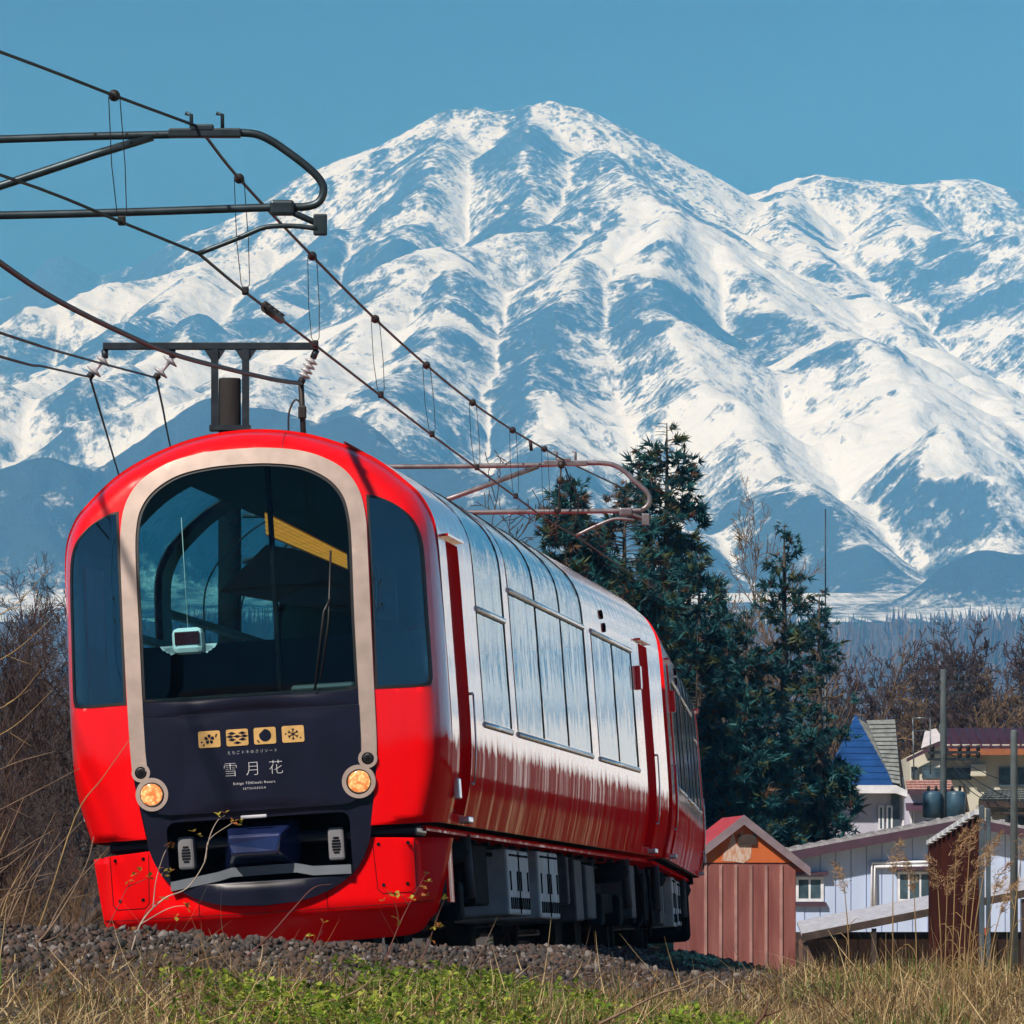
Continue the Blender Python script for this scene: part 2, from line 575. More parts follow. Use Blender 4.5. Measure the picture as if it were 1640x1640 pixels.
def paint_red():
    m, n, l, p = nodes_of('red_paint')
    tc = n.new('ShaderNodeTexCoord')
    mp = n.new('ShaderNodeMapping'); mp.inputs['Scale'].default_value = (2.0, 1.6, 0.16)
    l.new(tc.outputs['Object'], mp.inputs[0])
    a = n.new('ShaderNodeTexNoise'); a.inputs['Scale'].default_value = 2.0; a.inputs['Detail'].default_value = 4
    l.new(mp.outputs[0], a.inputs['Vector'])
    b = n.new('ShaderNodeBump'); b.inputs['Strength'].default_value = 0.22; b.inputs['Distance'].default_value = 0.02
    l.new(a.outputs['Fac'], b.inputs['Height'])
    l.new(b.outputs[0], p.inputs['Coat Normal'])
    d = n.new('ShaderNodeTexNoise'); d.inputs['Scale'].default_value = 5; d.inputs['Detail'].default_value = 7
    l.new(mp.outputs[0], d.inputs['Vector'])
    r = n.new('ShaderNodeValToRGB')
    r.color_ramp.elements[0].position, r.color_ramp.elements[1].position = .3, .75
    r.color_ramp.elements[0].color = (0.86, 0.003, 0.004, 1)
    r.color_ramp.elements[1].color = (0.80, 0.004, 0.006, 1)
    l.new(d.outputs['Fac'], r.inputs[0])
    l.new(r.outputs[0], p.inputs['Base Color'])
    p.inputs['Roughness'].default_value = 0.30
    p.inputs['Specular IOR Level'].default_value = 0.3
    # lower panels: streaky film whose coat mask paints the reflection edge and bright streaks
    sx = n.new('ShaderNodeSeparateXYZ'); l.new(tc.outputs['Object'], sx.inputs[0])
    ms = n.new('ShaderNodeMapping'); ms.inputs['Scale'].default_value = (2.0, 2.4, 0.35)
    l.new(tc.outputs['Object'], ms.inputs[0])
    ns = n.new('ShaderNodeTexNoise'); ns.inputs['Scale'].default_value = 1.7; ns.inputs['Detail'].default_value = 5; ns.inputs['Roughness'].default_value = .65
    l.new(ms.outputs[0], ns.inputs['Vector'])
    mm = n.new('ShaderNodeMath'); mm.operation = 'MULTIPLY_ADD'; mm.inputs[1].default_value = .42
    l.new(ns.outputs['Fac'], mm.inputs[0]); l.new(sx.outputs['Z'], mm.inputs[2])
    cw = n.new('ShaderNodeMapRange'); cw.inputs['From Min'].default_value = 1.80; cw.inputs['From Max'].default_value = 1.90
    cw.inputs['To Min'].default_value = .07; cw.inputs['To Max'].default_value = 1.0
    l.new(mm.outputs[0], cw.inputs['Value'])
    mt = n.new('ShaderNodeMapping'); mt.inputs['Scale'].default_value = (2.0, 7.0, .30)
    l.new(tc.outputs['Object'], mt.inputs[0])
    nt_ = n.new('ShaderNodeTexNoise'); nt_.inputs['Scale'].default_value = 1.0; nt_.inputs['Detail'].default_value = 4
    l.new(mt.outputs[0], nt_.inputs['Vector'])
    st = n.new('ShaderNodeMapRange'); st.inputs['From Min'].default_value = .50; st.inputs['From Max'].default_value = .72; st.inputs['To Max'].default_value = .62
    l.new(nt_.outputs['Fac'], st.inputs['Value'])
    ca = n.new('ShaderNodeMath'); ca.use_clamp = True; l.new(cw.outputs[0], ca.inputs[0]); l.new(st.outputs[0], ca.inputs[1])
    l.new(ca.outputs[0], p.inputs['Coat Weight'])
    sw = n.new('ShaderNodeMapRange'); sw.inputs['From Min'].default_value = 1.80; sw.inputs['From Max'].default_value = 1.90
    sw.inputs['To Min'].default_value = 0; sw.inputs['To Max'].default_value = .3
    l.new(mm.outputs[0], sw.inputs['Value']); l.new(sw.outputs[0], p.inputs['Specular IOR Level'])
    p.inputs['Coat IOR'].default_value = 1.5
    p.inputs['Coat Roughness'].default_value = 0.05
    return m


def glass(name, tintc, ior, wob, stretch):
    m, n, l, p = nodes_of(name)
    n.remove(p)
    tc = n.new('ShaderNodeTexCoord')
    mp = n.new('ShaderNodeMapping'); mp.inputs['Scale'].default_value = stretch
    l.new(tc.outputs['Object'], mp.inputs[0])
    a = n.new('ShaderNodeTexNoise'); a.inputs['Scale'].default_value = 1.6; a.inputs['Detail'].default_value = 3
    l.new(mp.outputs[0], a.inputs['Vector'])
    b = n.new('ShaderNodeBump'); b.inputs['Strength'].default_value = wob; b.inputs['Distance'].default_value = 0.02
    l.new(a.outputs['Fac'], b.inputs['Height'])
    fr = n.new('ShaderNodeFresnel')
    ge = n.new('ShaderNodeNewGeometry')               # a thin pane reflects alike on both faces
    mr = n.new('ShaderNodeMapRange'); mr.inputs['To Min'].default_value = ior; mr.inputs['To Max'].default_value = 1 / ior
    l.new(ge.outputs['Backfacing'], mr.inputs['Value']); l.new(mr.outputs[0], fr.inputs['IOR'])
    tr = n.new('ShaderNodeBsdfTransparent'); tr.inputs[0].default_value = (*tintc, 1)
    gl = n.new('ShaderNodeBsdfGlossy'); gl.inputs['Roughness'].default_value = 0.02; gl.inputs[0].default_value = (.84, .93, 1.0, 1)
    l.new(b.outputs[0], gl.inputs['Normal'])
    mx = n.new('ShaderNodeMixShader')
    l.new(fr.outputs[0], mx.inputs[0]); l.new(tr.outputs[0], mx.inputs[1]); l.new(gl.outputs[0], mx.inputs[2])
    l.new(mx.outputs[0], n['Material Output'].inputs[0])
    return m


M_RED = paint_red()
G_SIDE = glass('side_window_glass', (0.30, 0.76, 0.84), 1.7, 0.55, (1.0, 1.5, 0.55))
G_FRONT = glass('windscreen_glass', (0.58, 0.84, 0.88), 1.45, 0.02, (1, 1, 1))
G_CORNER = glass('corner_window_glass', (0.35, 0.75, 0.88), 3.2, 0.02, (1, 1, 1))


# ------------------------------------------------------------------ train geometry
def catmull(P, n=6, closed=False):
    P = [Vector(p) for p in P]
    out = []
    N = len(P)
    for i in range(N if closed else N - 1):
        p1, p2 = P[i], P[(i + 1) % N]
        p0 = P[i - 1] if (closed or i) else p1 * 2 - p2
        p3 = P[(i + 2) % N] if (closed or i + 2 < N) else p2 * 2 - p1
        for k in range(n):
            t = k / n
            out.append(.5 * ((2 * p1) + (p2 - p0) * t + (2 * p0 - 5 * p1 + 4 * p2 - p3) * t * t + (3 * p1 - p0 - 3 * p2 + p3) * t ** 3))
    if not closed: out.append(P[-1])
    return out


HALF = [(1.345, .985), (1.42, 1.274), (1.452, 1.5), (1.462, 1.75), (1.460, 2.1), (1.455, 2.414), (1.448, 2.888), (1.438, 3.17), (1.41, 3.33), (1.335, 3.485), (1.24, 3.588), (1.06, 3.747), (.88, 3.86), (.62, 3.972), (.37, 4.042), (.12, 4.073), (0, 4.077)]
HALF_D = catmull(HALF, 5)                       # right half, bottom to crown
SECTION = HALF_D + [Vector((-p.x, p.y)) for p in HALF_D[-2::-1]]     # right bottom, over the roof, to left bottom
CAR_L, RU, RV = 21.75, 0.16, 0.50
SEC_NP = np.array([(p.x, p.y) for p in SECTION])


def edge_dist(u, w):
    a, b = SEC_NP[:-1], SEC_NP[1:]
    d = b - a
    q = np.array([u, w])
    t = np.clip(((q - a) * d).sum(1) / (d * d).sum(1), 0, 1)
    return float(np.hypot(*(a + t[:, None] * d - q).T).min())


def face_v(u, w):
    """Depth of the rounded front behind its foremost point."""
    s = min(edge_dist(u, w), RU)
    k = (RU - s) / RU
    return 0.07 * u * u + 0.05 * max(0, w - 1.5) ** 2 + RV * (1 - math.sqrt(max(0, 1 - k * k)))


def in_poly(pts, poly):
    x, y = pts[:, 0], pts[:, 1]
    inside = np.zeros(len(pts), bool)
    n = len(poly)
    for i in range(n):
        x1, y1 = poly[i]
        x2, y2 = poly[(i + 1) % n]
        if y1 == y2: continue
        c = ((y1 > y) != (y2 > y)) & (x < (x2 - x1) * (y - y1) / (y2 - y1) + x1)
        inside ^= c
    return inside


def patch(name, outer, holes, fn, material, parent, step=0.06, thick=0.0, smooth_=True):
    """A sheet over the contour (u, w) laid on the surface v = fn(u, w), with rims going back by thick."""
    loops = [[(p[0], p[1]) for p in outer]] + [[(p[0], p[1]) for p in h] for h in holes]
    pts, edges = [], []
    for lp in loops:
        o = len(pts)
        pts += lp
        edges += [(o + i, o + (i + 1) % len(lp)) for i in range(len(lp))]
    A = np.array(loops[0])
    lo, hi = A.min(0), A.max(0)
    gx, gy = np.meshgrid(np.arange(lo[0] + step / 2, hi[0], step), np.arange(lo[1] + step / 2, hi[1], step))
    G = np.stack([gx.ravel(), gy.ravel()], 1)
    ok = in_poly(G, loops[0])
    for h in loops[1:]: ok &= ~in_poly(G, h)
    G = G[ok]
    B = np.array(pts)
    if len(G):
        dmin = np.sqrt(((G[:, None, :] - B[None, :, :]) ** 2).sum(2)).min(1)
        G = G[dmin > step * .35]
    allp = [Vector(p) for p in pts] + [Vector((a, b)) for a, b in G]
    vs, es, fs, *_ = geometry.delaunay_2d_cdt(allp, edges, [], 0, 1e-6)
    C = np.array([[sum(vs[i].x for i in f) / 3, sum(vs[i].y for i in f) / 3] for f in fs])
    keep = in_poly(C, loops[0])
    for h in loops[1:]: keep &= ~in_poly(C, h)
    mb = MB()
    P3 = [(v.x, fn(v.x, v.y), v.y) for v in vs]
    F = []
    for f, k in zip(fs, keep):
        if not k: continue
        a, b, c = (vs[i] for i in f)
        ccw = (b - a).cross(c - a) > 0
        F.append(tuple(f) if ccw else tuple(f[::-1]))      # seen from -v: normals point to -v
    mb.add(P3, F, smooth_)
    if thick:
        for lp in loops:
            n = len(lp)
            V = [(p[0], fn(*p), p[1]) for p in lp] + [(p[0], fn(*p) + thick, p[1]) for p in lp]
            mb.add(V, [(i, (i + 1) % n, n + (i + 1) % n, n + i) for i in range(n)], False)
    return mb.build(name, material, parent)


def mirror_contour(half):
    """half: from the bottom on the right (u > 0) up to the crown at u = 0; closed contour anticlockwise."""
    return list(half) + [Vector((-p[0], p[1])) for p in half[-2::-1]]


def flip(c):
    return [Vector((-p[0], p[1])) for p in c][::-1]


def circle(u, w, r, n=28):
    return [Vector((u + r * math.cos(2 * math.pi * k / n), w + r * math.sin(2 * math.pi * k / n))) for k in range(n)]


def rrect(u0, u1, w0, w1, r, n=4):
    out = []
    for cx, cy, a in ((u1 - r, w0 + r, -90), (u1 - r, w1 - r, 0), (u0 + r, w1 - r, 90), (u0 + r, w0 + r, 180)):
        for k in range(n + 1):
            t = math.radians(a + 90 * k / n)
            out.append(Vector((cx + r * math.cos(t), cy + r * math.sin(t))))
    return out


# side geometry helpers ------------------------------------------------------
S_LEN = np.concatenate([[0], np.cumsum(np.hypot(*np.diff(np.array([(p.x, p.y) for p in HALF_D]), axis=0).T))])
HU, HW = np.array([p.x for p in HALF_D]), np.array([p.y for p in HALF_D])


def side_pt(w, sgn=1, off=0.0):
    """Point of the section at height w on the side sgn, moved out by off."""
    u = np.interp(w, HW, HU)
    e = 0.01
    du, dw = np.interp(w + e, HW, HU) - np.interp(w - e, HW, HU), 2 * e
    L = math.hypot(du, dw)
    return sgn * (u + off * dw / L), w - off * du / L


def side_sheet(name, v0, v1, w0, w1, sgn, off, material, parent, nw=None, nv=1, thick=0.0):
    ws = np.linspace(w0, w1, nw or max(2, int((w1 - w0) / .08) + 2))
    vs_ = np.linspace(v0, v1, nv + 1)
    mb = MB()
    P = []
    for w in ws:
        u, ww = side_pt(w, sgn, off)
        P.append((u, ww))
    n = len(P)
    V = [(u, v, ww) for v in vs_ for (u, ww) in P]
    F = [(i * n + k, (i + 1) * n + k, (i + 1) * n + k + 1, i * n + k + 1) for i in range(nv) for k in range(n - 1)]
    if sgn < 0: F = [f[::-1] for f in F]
    mb.add(V, F, True)
    if thick:
        Q = [side_pt(w, sgn, off - thick) for w in ws]
        for i, v in ((0, v0), (1, v1)):
            mb.add([(u, v, ww) for u, ww in P] + [(u, v, ww) for u, ww in Q], [(k, k + 1, n + k + 1, n + k) for k in range(n - 1)])
        for k in (0, n - 1):
            (a, b), (c, d) = P[k], Q[k]
            mb.quad((a, v0, b), (a, v1, b), (c, v1, d), (c, v0, d))
    return mb.build(name, material, parent)


W_SILL, W_TR1, W_TR2, W_TOP = 1.83, 2.70, 2.98, 3.90
PANES = [  # v0, v1, w0, w1
    (3.02, 5.24, W_SILL, W_TR1), (3.02, 5.24, W_TR1 + .05, W_TOP),
    (5.76, 8.10, W_SILL, W_TR2), (8.10, 10.44, W_SILL, W_TR2), (10.44, 12.78, W_SILL, W_TR2),
    (5.76, 8.10, W_TR2 + .05, W_TOP), (8.10, 10.44, W_TR2 + .05, W_TOP), (10.44, 12.78, W_TR2 + .05, W_TOP),
    (13.55, 15.80, W_SILL, W_TR2), (15.80, 18.05, W_SILL, W_TR2)]
DOORS = [(1.10, 1.98, 1.06, 3.16), (19.05, 20.15, 1.06, 3.12)]


def build_car(M, label):
    car = empty('railcar', label=label, cat='train car', group='coupled cars of the red train', mat=M)
    # ---- body shell over the side section, open at the windows and doors
    vb = sorted({RV + .1, CAR_L, *[p[0] for p in PANES], *[p[1] for p in PANES], *[d[0] for d in DOORS], *[d[1] for d in DOORS]})
    vb = sorted(set(vb) | set(np.arange(1, CAR_L, 1.0)))
    wb = sorted({.985, W_SILL, W_TR1, W_TR1 + .05, W_TR2, W_TR2 + .05, W_TOP, 1.06, 3.12, 3.16, *[float(p.y) for p in HALF_D]})
    wb = [w for i, w in enumerate(wb) if i == 0 or w - wb[i - 1] > 1e-4]
    def hole(v, w):
        return any(a < v < b and c < w < d for a, b, c, d in PANES + DOORS)
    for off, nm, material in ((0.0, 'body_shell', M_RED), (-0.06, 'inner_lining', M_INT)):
        mb = MB()
        for sgn in (1, -1):
            P = [side_pt(w, sgn, off) if w < 4.06 else (sgn * (np.interp(w, HW, HU)), w + off) for w in wb]
            P[-1] = (0.0, 4.077 + off)
            n = len(P)
            V = [(u, v, w) for v in vb for (u, w) in P]
            F = []
            for i in range(len(vb) - 1):
                for k in range(n - 1):
                    if hole((vb[i] + vb[i + 1]) / 2, (wb[k] + wb[k + 1]) / 2): continue
                    f = (i * n + k, (i + 1) * n + k, (i + 1) * n + k + 1, i * n + k + 1)
                    F.append(f if sgn > 0 else f[::-1])
            mb.add(V, F, True)
        if off == 0:
            # joint to the front: rings rounding into the face
            rings = []
            prev = None
            svals = [RU * (1 - math.cos(a)) for a in np.linspace(0, math.radians(48), 9)]
            N = len(SECTION)
            rows = [[(p.x, RV + .1 + 1e-4, p.y) for p in SECTION]]
            for s in svals:
                rows.append([])
                for i, p in enumerate(SECTION):
                    a, b = SECTION[max(i - 1, 0)], SECTION[min(i + 1, N - 1)]
                    t = (b - a).normalized()
                    nn = Vector((-t.y, t.x))
                    q = p + nn * s
                    if i in (0, N - 1): q = Vector((p.x - math.copysign(s, p.x), p.y))
                    k = (RU - s) / RU
                    v = 0.07 * q.x ** 2 + 0.05 * max(0, q.y - 1.5) ** 2 + RV * (1 - math.sqrt(max(0, 1 - k * k)))
                    v = min(v, RV + .1 + .0 if s == 0 else v)
                    rows[-1].append((q.x, v, q.y))
            # start ring: the real edge of the front at s = 0 joins the shell
            V = [p for r in rows for p in r]
            F = [(i * N + k, i * N + k + 1, (i + 1) * N + k + 1, (i + 1) * N + k) for i in range(len(rows) - 1) for k in range(N - 1)]
            mb.add(V, [f[::-1] for f in F], True)
            inner = [Vector((r[0], r[2])) for r in rows[-1]]
            mb.box((0, CAR_L / 2 + .3, .955), (2.40, CAR_L - .9, .04))
            mb.poly([(p.x, CAR_L, p.y) for p in SECTION])
        mb.build(nm, material, car)
    # ---- red front
    arch_o = catmull([(.857, .985), (.893, 1.2), (.925, 1.42), (.940, 1.62), (.944, 2.06), (.946, 2.6), (.946, 3.1), (.94, 3.33), (.90, 3.53), (.80, 3.69), (.64, 3.80), (.45, 3.868), (.2, 3.904), (0, 3.91)], 4)
    arch_i = catmull([(.815, 1.50), (.82, 1.65), (.825, 2.05), (.824, 2.6), (.828, 3.12), (.815, 3.35), (.77, 3.51), (.66, 3.64), (.47, 3.74), (.22, 3.782), (0, 3.79)], 4)
    win = catmull([(.935, 2.012), (1.317, 2.012), (1.372, 2.05), (1.378, 2.16), (1.370, 2.55), (1.363, 2.95), (1.345, 3.16), (1.285, 3.30), (1.168, 3.408), (1.03, 3.478), (.935, 3.497)], 4)
    red_c = inner[:1] + inner[1:] + [Vector((-.857, .985))] + [p for p in mirror_contour(arch_o)[::-1][1:]]
    win_c = [Vector((.95, p[1])) if p[0] < .95 else Vector(p) for p in win]
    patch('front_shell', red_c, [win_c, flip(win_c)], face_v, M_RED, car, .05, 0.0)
    for c in (win_c, flip(win_c)):
        cen = sum((Vector(p) for p in c), Vector((0, 0))) / len(c)
        inn = []
        for p in c:
            d = cen - Vector(p)
            inn.append(Vector(p) + Vector((math.copysign(min(.022, abs(d.x) * .2), d.x), math.copysign(min(.022, abs(d.y) * .2), d.y))))
        g = patch('corner_window', inn, [], lambda u, w: face_v(u, w) + .004, G_CORNER, car, .05)
        patch('gasket', c, [inn], lambda u, w: face_v(u, w) - .004, M_RUBBER, g, .08, .02)
    # ---- silver arch, windscreen, black panel
    lo = 1.50
    ao = [p for p in arch_o if p.y > lo]
    ring = [Vector((.93, lo))] + ao
    band = mirror_contour(ring) + mirror_contour(arch_i)[::-1]
    patch('silver_arch', band, [], lambda u, w: face_v(u, w) - .014, M_SILVER, car, .05, .03)
    gl = [p for p in arch_i if p.y > 2.02]
    gl = [Vector((.825, 2.02))] + gl
    gc = mirror_contour(gl)
    ws = patch('windscreen', gc, [], lambda u, w: face_v(u, w) + .004, G_FRONT, car, .06)
    gi = [Vector((p.x * .972, 2.02 + .022 + (p.y - 2.02) * .976)) for p in gc]
    patch('gasket', gc, [gi], lambda u, w: face_v(u, w) - .003, M_RUBBER, ws, .08, .02)
    pan = [Vector((.66, 1.155)), Vector((.74, 1.17)), Vector((.79, 1.22)), Vector((.815, 1.32)), Vector((.815, 1.5)), Vector((.822, 1.65)), Vector((.824, 1.90)), Vector((0, 1.90))]
    patch('black_panel', mirror_contour(pan), [], lambda u, w: face_v(u, w) - .022, M_NAVY, car, .06, .07)
    up = [Vector((.824, 1.905)), Vector((.825, 2.015)), Vector((0, 2.015))]
    patch('black_upper_panel', mirror_contour(up), [], lambda u, w: face_v(u, w) - .004, M_NAVY, car, .06, .04)
    # black surround under the panel, with the coupler recess
    sur = catmull([(.0, .432), (.30, .452), (.52, .52), (.70, .635), (.79, .76), (.845, .90), (.862, 1.0), (.893, 1.2), (.925, 1.42), (.93, 1.50)], 4)
    sur = [p for p in sur] + [Vector((.80, 1.5)), Vector((.80, 1.30)), Vector((0, 1.30))]
    cav = rrect(-.70, .70, .62, 1.10, .07)
    surf = lambda u, w: 0.07 * u * u + .012 + .10 * max(0, 1.0 - w) * max(0, (abs(u) - .3))
    so = patch('coupler_surround', [p for p in sur] + [Vector((-p.x, p.y)) for p in sur[-2:0:-1]], [cav], surf, M_NAVY, car, .07, .05)
    mb = MB()
    n = len(cav)
    mb.add([(p.x, surf(p.x, p.y) + .01, p.y) for p in cav] + [(p.x, .62, p.y) for p in cav], [(i, (i + 1) % n, n + (i + 1) % n, n + i) for i in range(n)] + [tuple(range(n, 2 * n))])
    mb.build('recess_lining', M_BLACK, so)
    # ---- coupler cover: hooded hexagonal box
    mb = MB()
    front = [(-.19, .82), (.16, .82), (.18, .90), (.19, .96), (-.21, .96), (-.205, .9)]
    back = [(-.30, .69), (.27, .69), (.29, .9), (.27, 1.09), (-.27, 1.09), (-.30, .9)]
    V = [(u, -.13, w) for u, w in front] + [(u, .30, w) for u, w in back]
    V[3] = (.195, -.11, .965); V[4] = (-.215, -.11, .965)
    mb.add(V, [(0, 1, 2, 3, 4, 5)] + [(i, 6 + i, 6 + (i + 1) % 6, (i + 1) % 6) for i in range(6)])
    cc = mb.build('coupler_cover', M_COUPLER, car)
    bv = cc.modifiers.new('bevel', 'BEVEL'); bv.width = .018; bv.segments = 2
    MB().box((-.02, -.01, 1.105), (.20, .03, .025), bev=.008).build('hand_grip', M_GREYBOX, cc)
    for s in (-1, 1):
        mb = MB().box((s * .575, .20, .865), (.125, .12, .25), bev=.02)
        h = mb.build('horn_box', mat('horn_grey', (.20, .20, .22), .6, spec=.2), car)
        mb = MB()
        for k in range(6):
            hw = .034 * math.sqrt(max(.15, 1 - ((k - 2.5) / 3.2) ** 2))
            mb.box((s * .575, .138, .80 + k * .022), (2 * hw, .006, .013))
        mb.build('grille_slot', M_BLACK, h)
    mb = MB()
    st = [(-.69, .62), (-.32, .675), (-.22, .70), (.27, .705), (.40, .675), (.69, .67)]
    for (a, b), (c, d) in zip(st, st[1:]):
        mb.add([(a, .03, b - .04), (c, .03, d - .04), (c, .03, d + .03), (a, .03, b + .03), (a, .12, b - .04), (c, .12, d - .04), (c, .12, d + .03), (a, .12, b + .03)],
               [(0, 1, 2, 3), (7, 6, 5, 4), (3, 2, 6, 7), (0, 4, 5, 1)])
    mb.build('step_bar', mat('step_bar_grey', (.16, .18, .21), .5, .2), car)
    # ---- skirt (snow guard)
    skv = lambda u, w: .055 + .07 * u * u + 4.2 * max(0, abs(u) - 1.12) ** 1.5 + (1.1 * (.375 - w) if w < .375 else 0)
    sk = catmull([(0, .125), (.7, .135), (1.08, .155), (1.20, .26), (1.275, .38), (1.375, .87)], 5)
    sk = [p for p in sk] + [Vector((.845, .895)), Vector((.838, .88)), Vector((.79, .755)), Vector((.70, .63)), Vector((.52, .515)), Vector((.30, .447)), Vector((0, .427))]
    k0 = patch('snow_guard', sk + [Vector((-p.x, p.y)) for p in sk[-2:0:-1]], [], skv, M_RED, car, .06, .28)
    # panel hatches and bolts on the guard, split lines
    mb = MB()
    lines = [[(.855, .87), (.875, .50), (.91, .465), (1.12, .465), (1.16, .50), (1.165, .87)], [(0.49, .50), (.49, .375)], [(0, .375), (.6, .378), (1.1, .382), (1.26, .392)]]
    for sgn in (1, -1):
        for ln in lines:
            P = []
            for (a, b), (c, d) in zip(ln, ln[1:]):
                for t in np.linspace(0, 1, 7)[:-1]: P.append((a + (c - a) * t, b + (d - b) * t))
            P.append(ln[-1])
            mb.tube([(sgn * a, skv(a, b) - .001, b) for a, b in P], .0035, 4, False)
        for a, b in ((.90, .84), (1.12, .84), (.92, .53), (1.10, .53)):
            mb.lathe([(.014, 0), (.014, .008)], (sgn * a, skv(a, b) + .002, b), (0, -1, 0), 10)
    mb.build('hatch_seam', M_BLACK, k0)
    for sgn in (1, -1):
        MB().box((sgn * 1.33, 1.0, .60), (.02, .36, .44)).build('guard_side', M_RED, k0)
    MB().box((0, .60, .935), (2.36, .70, .09), bev=.03).build('buffer_beam', M_NAVY, car)
    # ---- lamps
    for s in (-1, 1):
        v = lambda u, w: face_v(u, w) - .030
        h = patch('headlight', circle(s * .79, 1.32, .127), [circle(s * .79, 1.32, .088)], v, M_SILVER, car, .06, .05)
        v0 = face_v(.79, 1.32)
        MB().lathe([(.089, .0), (.089, .05), (.05, .075), (.0, .08)], (s * .79, v0 - .022, 1.32), (0, 1, 0), 24).build('reflector', M_LAMPBOWL, h)
        MB().lathe([(.0, .012), (.045, .008), (.075, .0), (.087, -.008)], (s * .79, v0 - .036, 1.32), (0, -1, 0), 24).build('lens', M_LENS, h)
        MB().tube([(s * .79 + .088 * math.cos(t), v0 - .030 + s * .012 * math.cos(t), 1.32 + .088 * math.sin(t)) for t in np.linspace(0, 2 * math.pi, 33)], .006, 6, False).build('lens_ring', M_RUBBER, h)
        t = patch('marker_lamp', circle(s * .867, 1.49, .072), [circle(s * .867, 1.49, .047)], lambda u, w: face_v(u, w) - .024, M_SILVER, car, .06, .04)
        MB().lathe([(.0, .006), (.03, .004), (.047, .0)], (s * .867, face_v(.867, 1.49) - .016, 1.49), (0, -1, 0), 20).build('lens', M_RUBBER, t)
    # ---- emblems and lettering on the black panel
    pv = lambda u, w, o=.0: face_v(u, w) - .022 - o
    emb = []
    for i, uc in enumerate((-.322, -.108, .103, .317)):
        e = patch('emblem_plate', rrect(uc - .084, uc + .084, 1.646, 1.772, .015), [], lambda u, w: pv(u, w, .006), M_GOLD, car, .06, .006)
        mb = MB()
        def shape(pts): mb.add([(p[0], pv(p[0], p[1], .009), p[1]) for p in pts], [tuple(range(len(pts)))])
        c = Vector((uc, 1.709))
        if i == 0:
            for k in range(5):
                a = math.radians(90 + 72 * k)
                d = Vector((math.cos(a), math.sin(a))); q = Vector((-d.y, d.x))
                shape([c + d * .006, c + d * .024 - q * .013, c + d * .04 - q * .008, c + d * .034, c + d * .04 + q * .008, c + d * .024 + q * .013])
            for dx, dy in ((-.06, -.02), (-.045, -.042), (.056, .032), (.05, .02)):
                shape([c + Vector((dx - .008, dy)), c + Vector((dx, dy - .008)), c + Vector((dx + .008, dy + .003)), c + Vector((dx, dy + .009))])
        elif i == 1:
            for r, row in enumerate(((-.04, .04), (-.055, 0, .055), (-.04, .04), (0,))):
                for dx in row:
                    q = c + Vector((dx, .034 - r * .024))
                    shape([q + Vector((-.034, -.004)), q + Vector((-.012, -.004)), q + Vector((-.014, -.010)), q + Vector((.014, -.010)), q + Vector((.012, -.004)), q + Vector((.034, -.004)), q + Vector((.013, .006)), q + Vector((0, .011)), q + Vector((-.013, .006))])
        elif i == 2:
            m1 = circle(c.x + .002, c.y + .004, .046, 30)
            shape([p for p in m1 if not (p.x < c.x - .012 and p.y > c.y + .018)] + [])
            for dx, dy in ((-.055, -.036), (-.048, -.046)):
                shape([c + Vector((dx - .01, dy + .004)), c + Vector((dx, dy - .006)), c + Vector((dx + .009, dy + .006))])
        else:
            for k in range(6):
                a = math.radians(30 + 60 * k)
                d = Vector((math.cos(a), math.sin(a))); q = Vector((-d.y, d.x))
                shape([c - q * .003, c + d * .042 - q * .003, c + d * .042 + q * .003, c + q * .003])
                for s in (-1, 1):
                    b = c + d * .026
                    t = (d + q * s * 1.1).normalized()
                    pts = [b, b + t * .015, b + t * .015 + d * .005, b + d * .006]
                    shape(pts if s < 0 else pts[::-1])
            for dx, dy in ((-.056, .004), (.056, -.03)):
                shape(circle(c.x + dx, c.y + dy, .006, 8))
        mb.build('emblem_motif', M_NAVY, e)
    def lettering(text, u, w, size, space=1.0, offset=0.0, m=None):
        cu = bpy.data.curves.new('lettering', 'FONT')
        cu.body = text; cu.size = size; cu.align_x = 'CENTER'; cu.space_character = space; cu.offset = offset
        cu.resolution_u = 3
        o = bpy.data.objects.new('lettering_tmp', cu)
        COL.objects.link(o)
        dg = bpy.context.evaluated_depsgraph_get()
        me = bpy.data.meshes.new_from_object(o.evaluated_get(dg))
        bpy.data.objects.remove(o); bpy.data.curves.remove(cu)
        for v in me.vertices:
            x, y = v.co.x + u, v.co.y + w
            v.co = (x, pv(x, y, .003), y)
        me.name = 'lettering'
        return link('lettering', me, car, m or M_WHITEP)
    lettering('雪', -.175, 1.425, .118, 1, -.0024)
    lettering('月', -.002, 1.425, .118, 1, -.0024)
    lettering('花', .172, 1.425, .118, 1, -.0024)
    lettering('えちごトキめきリゾート', 0, 1.585, .030, 1.38, -.0005)
    lettering('Echigo TOKImeki Resort', 0, 1.352, .026, 1.2)
    lettering('SETSUGEKKA', 0, 1.312, .022, 1.45)
    # ---- side panes, gaskets, rails, doors
    for sgn in (1, -1):
        for (a, b, c, d) in PANES:
            p = side_sheet('side_window', a + .02, b - .02, c, d, sgn, -.004, G_SIDE, car, nv=2)
            mb = MB()
            ws_ = np.linspace(c, d, max(2, int((d - c) / .1) + 2))
            for v in (a, b):
                mb.tube([(side_pt(w, sgn, -.003)[0], v, side_pt(w, sgn, -.003)[1]) for w in ws_], .0085, 5, False)
            u, w = side_pt(d, sgn)
            mb.tube([(u, a, w), (u, b, w)], .008, 5, False)
            mb.build('gasket', M_RUBBER, p)
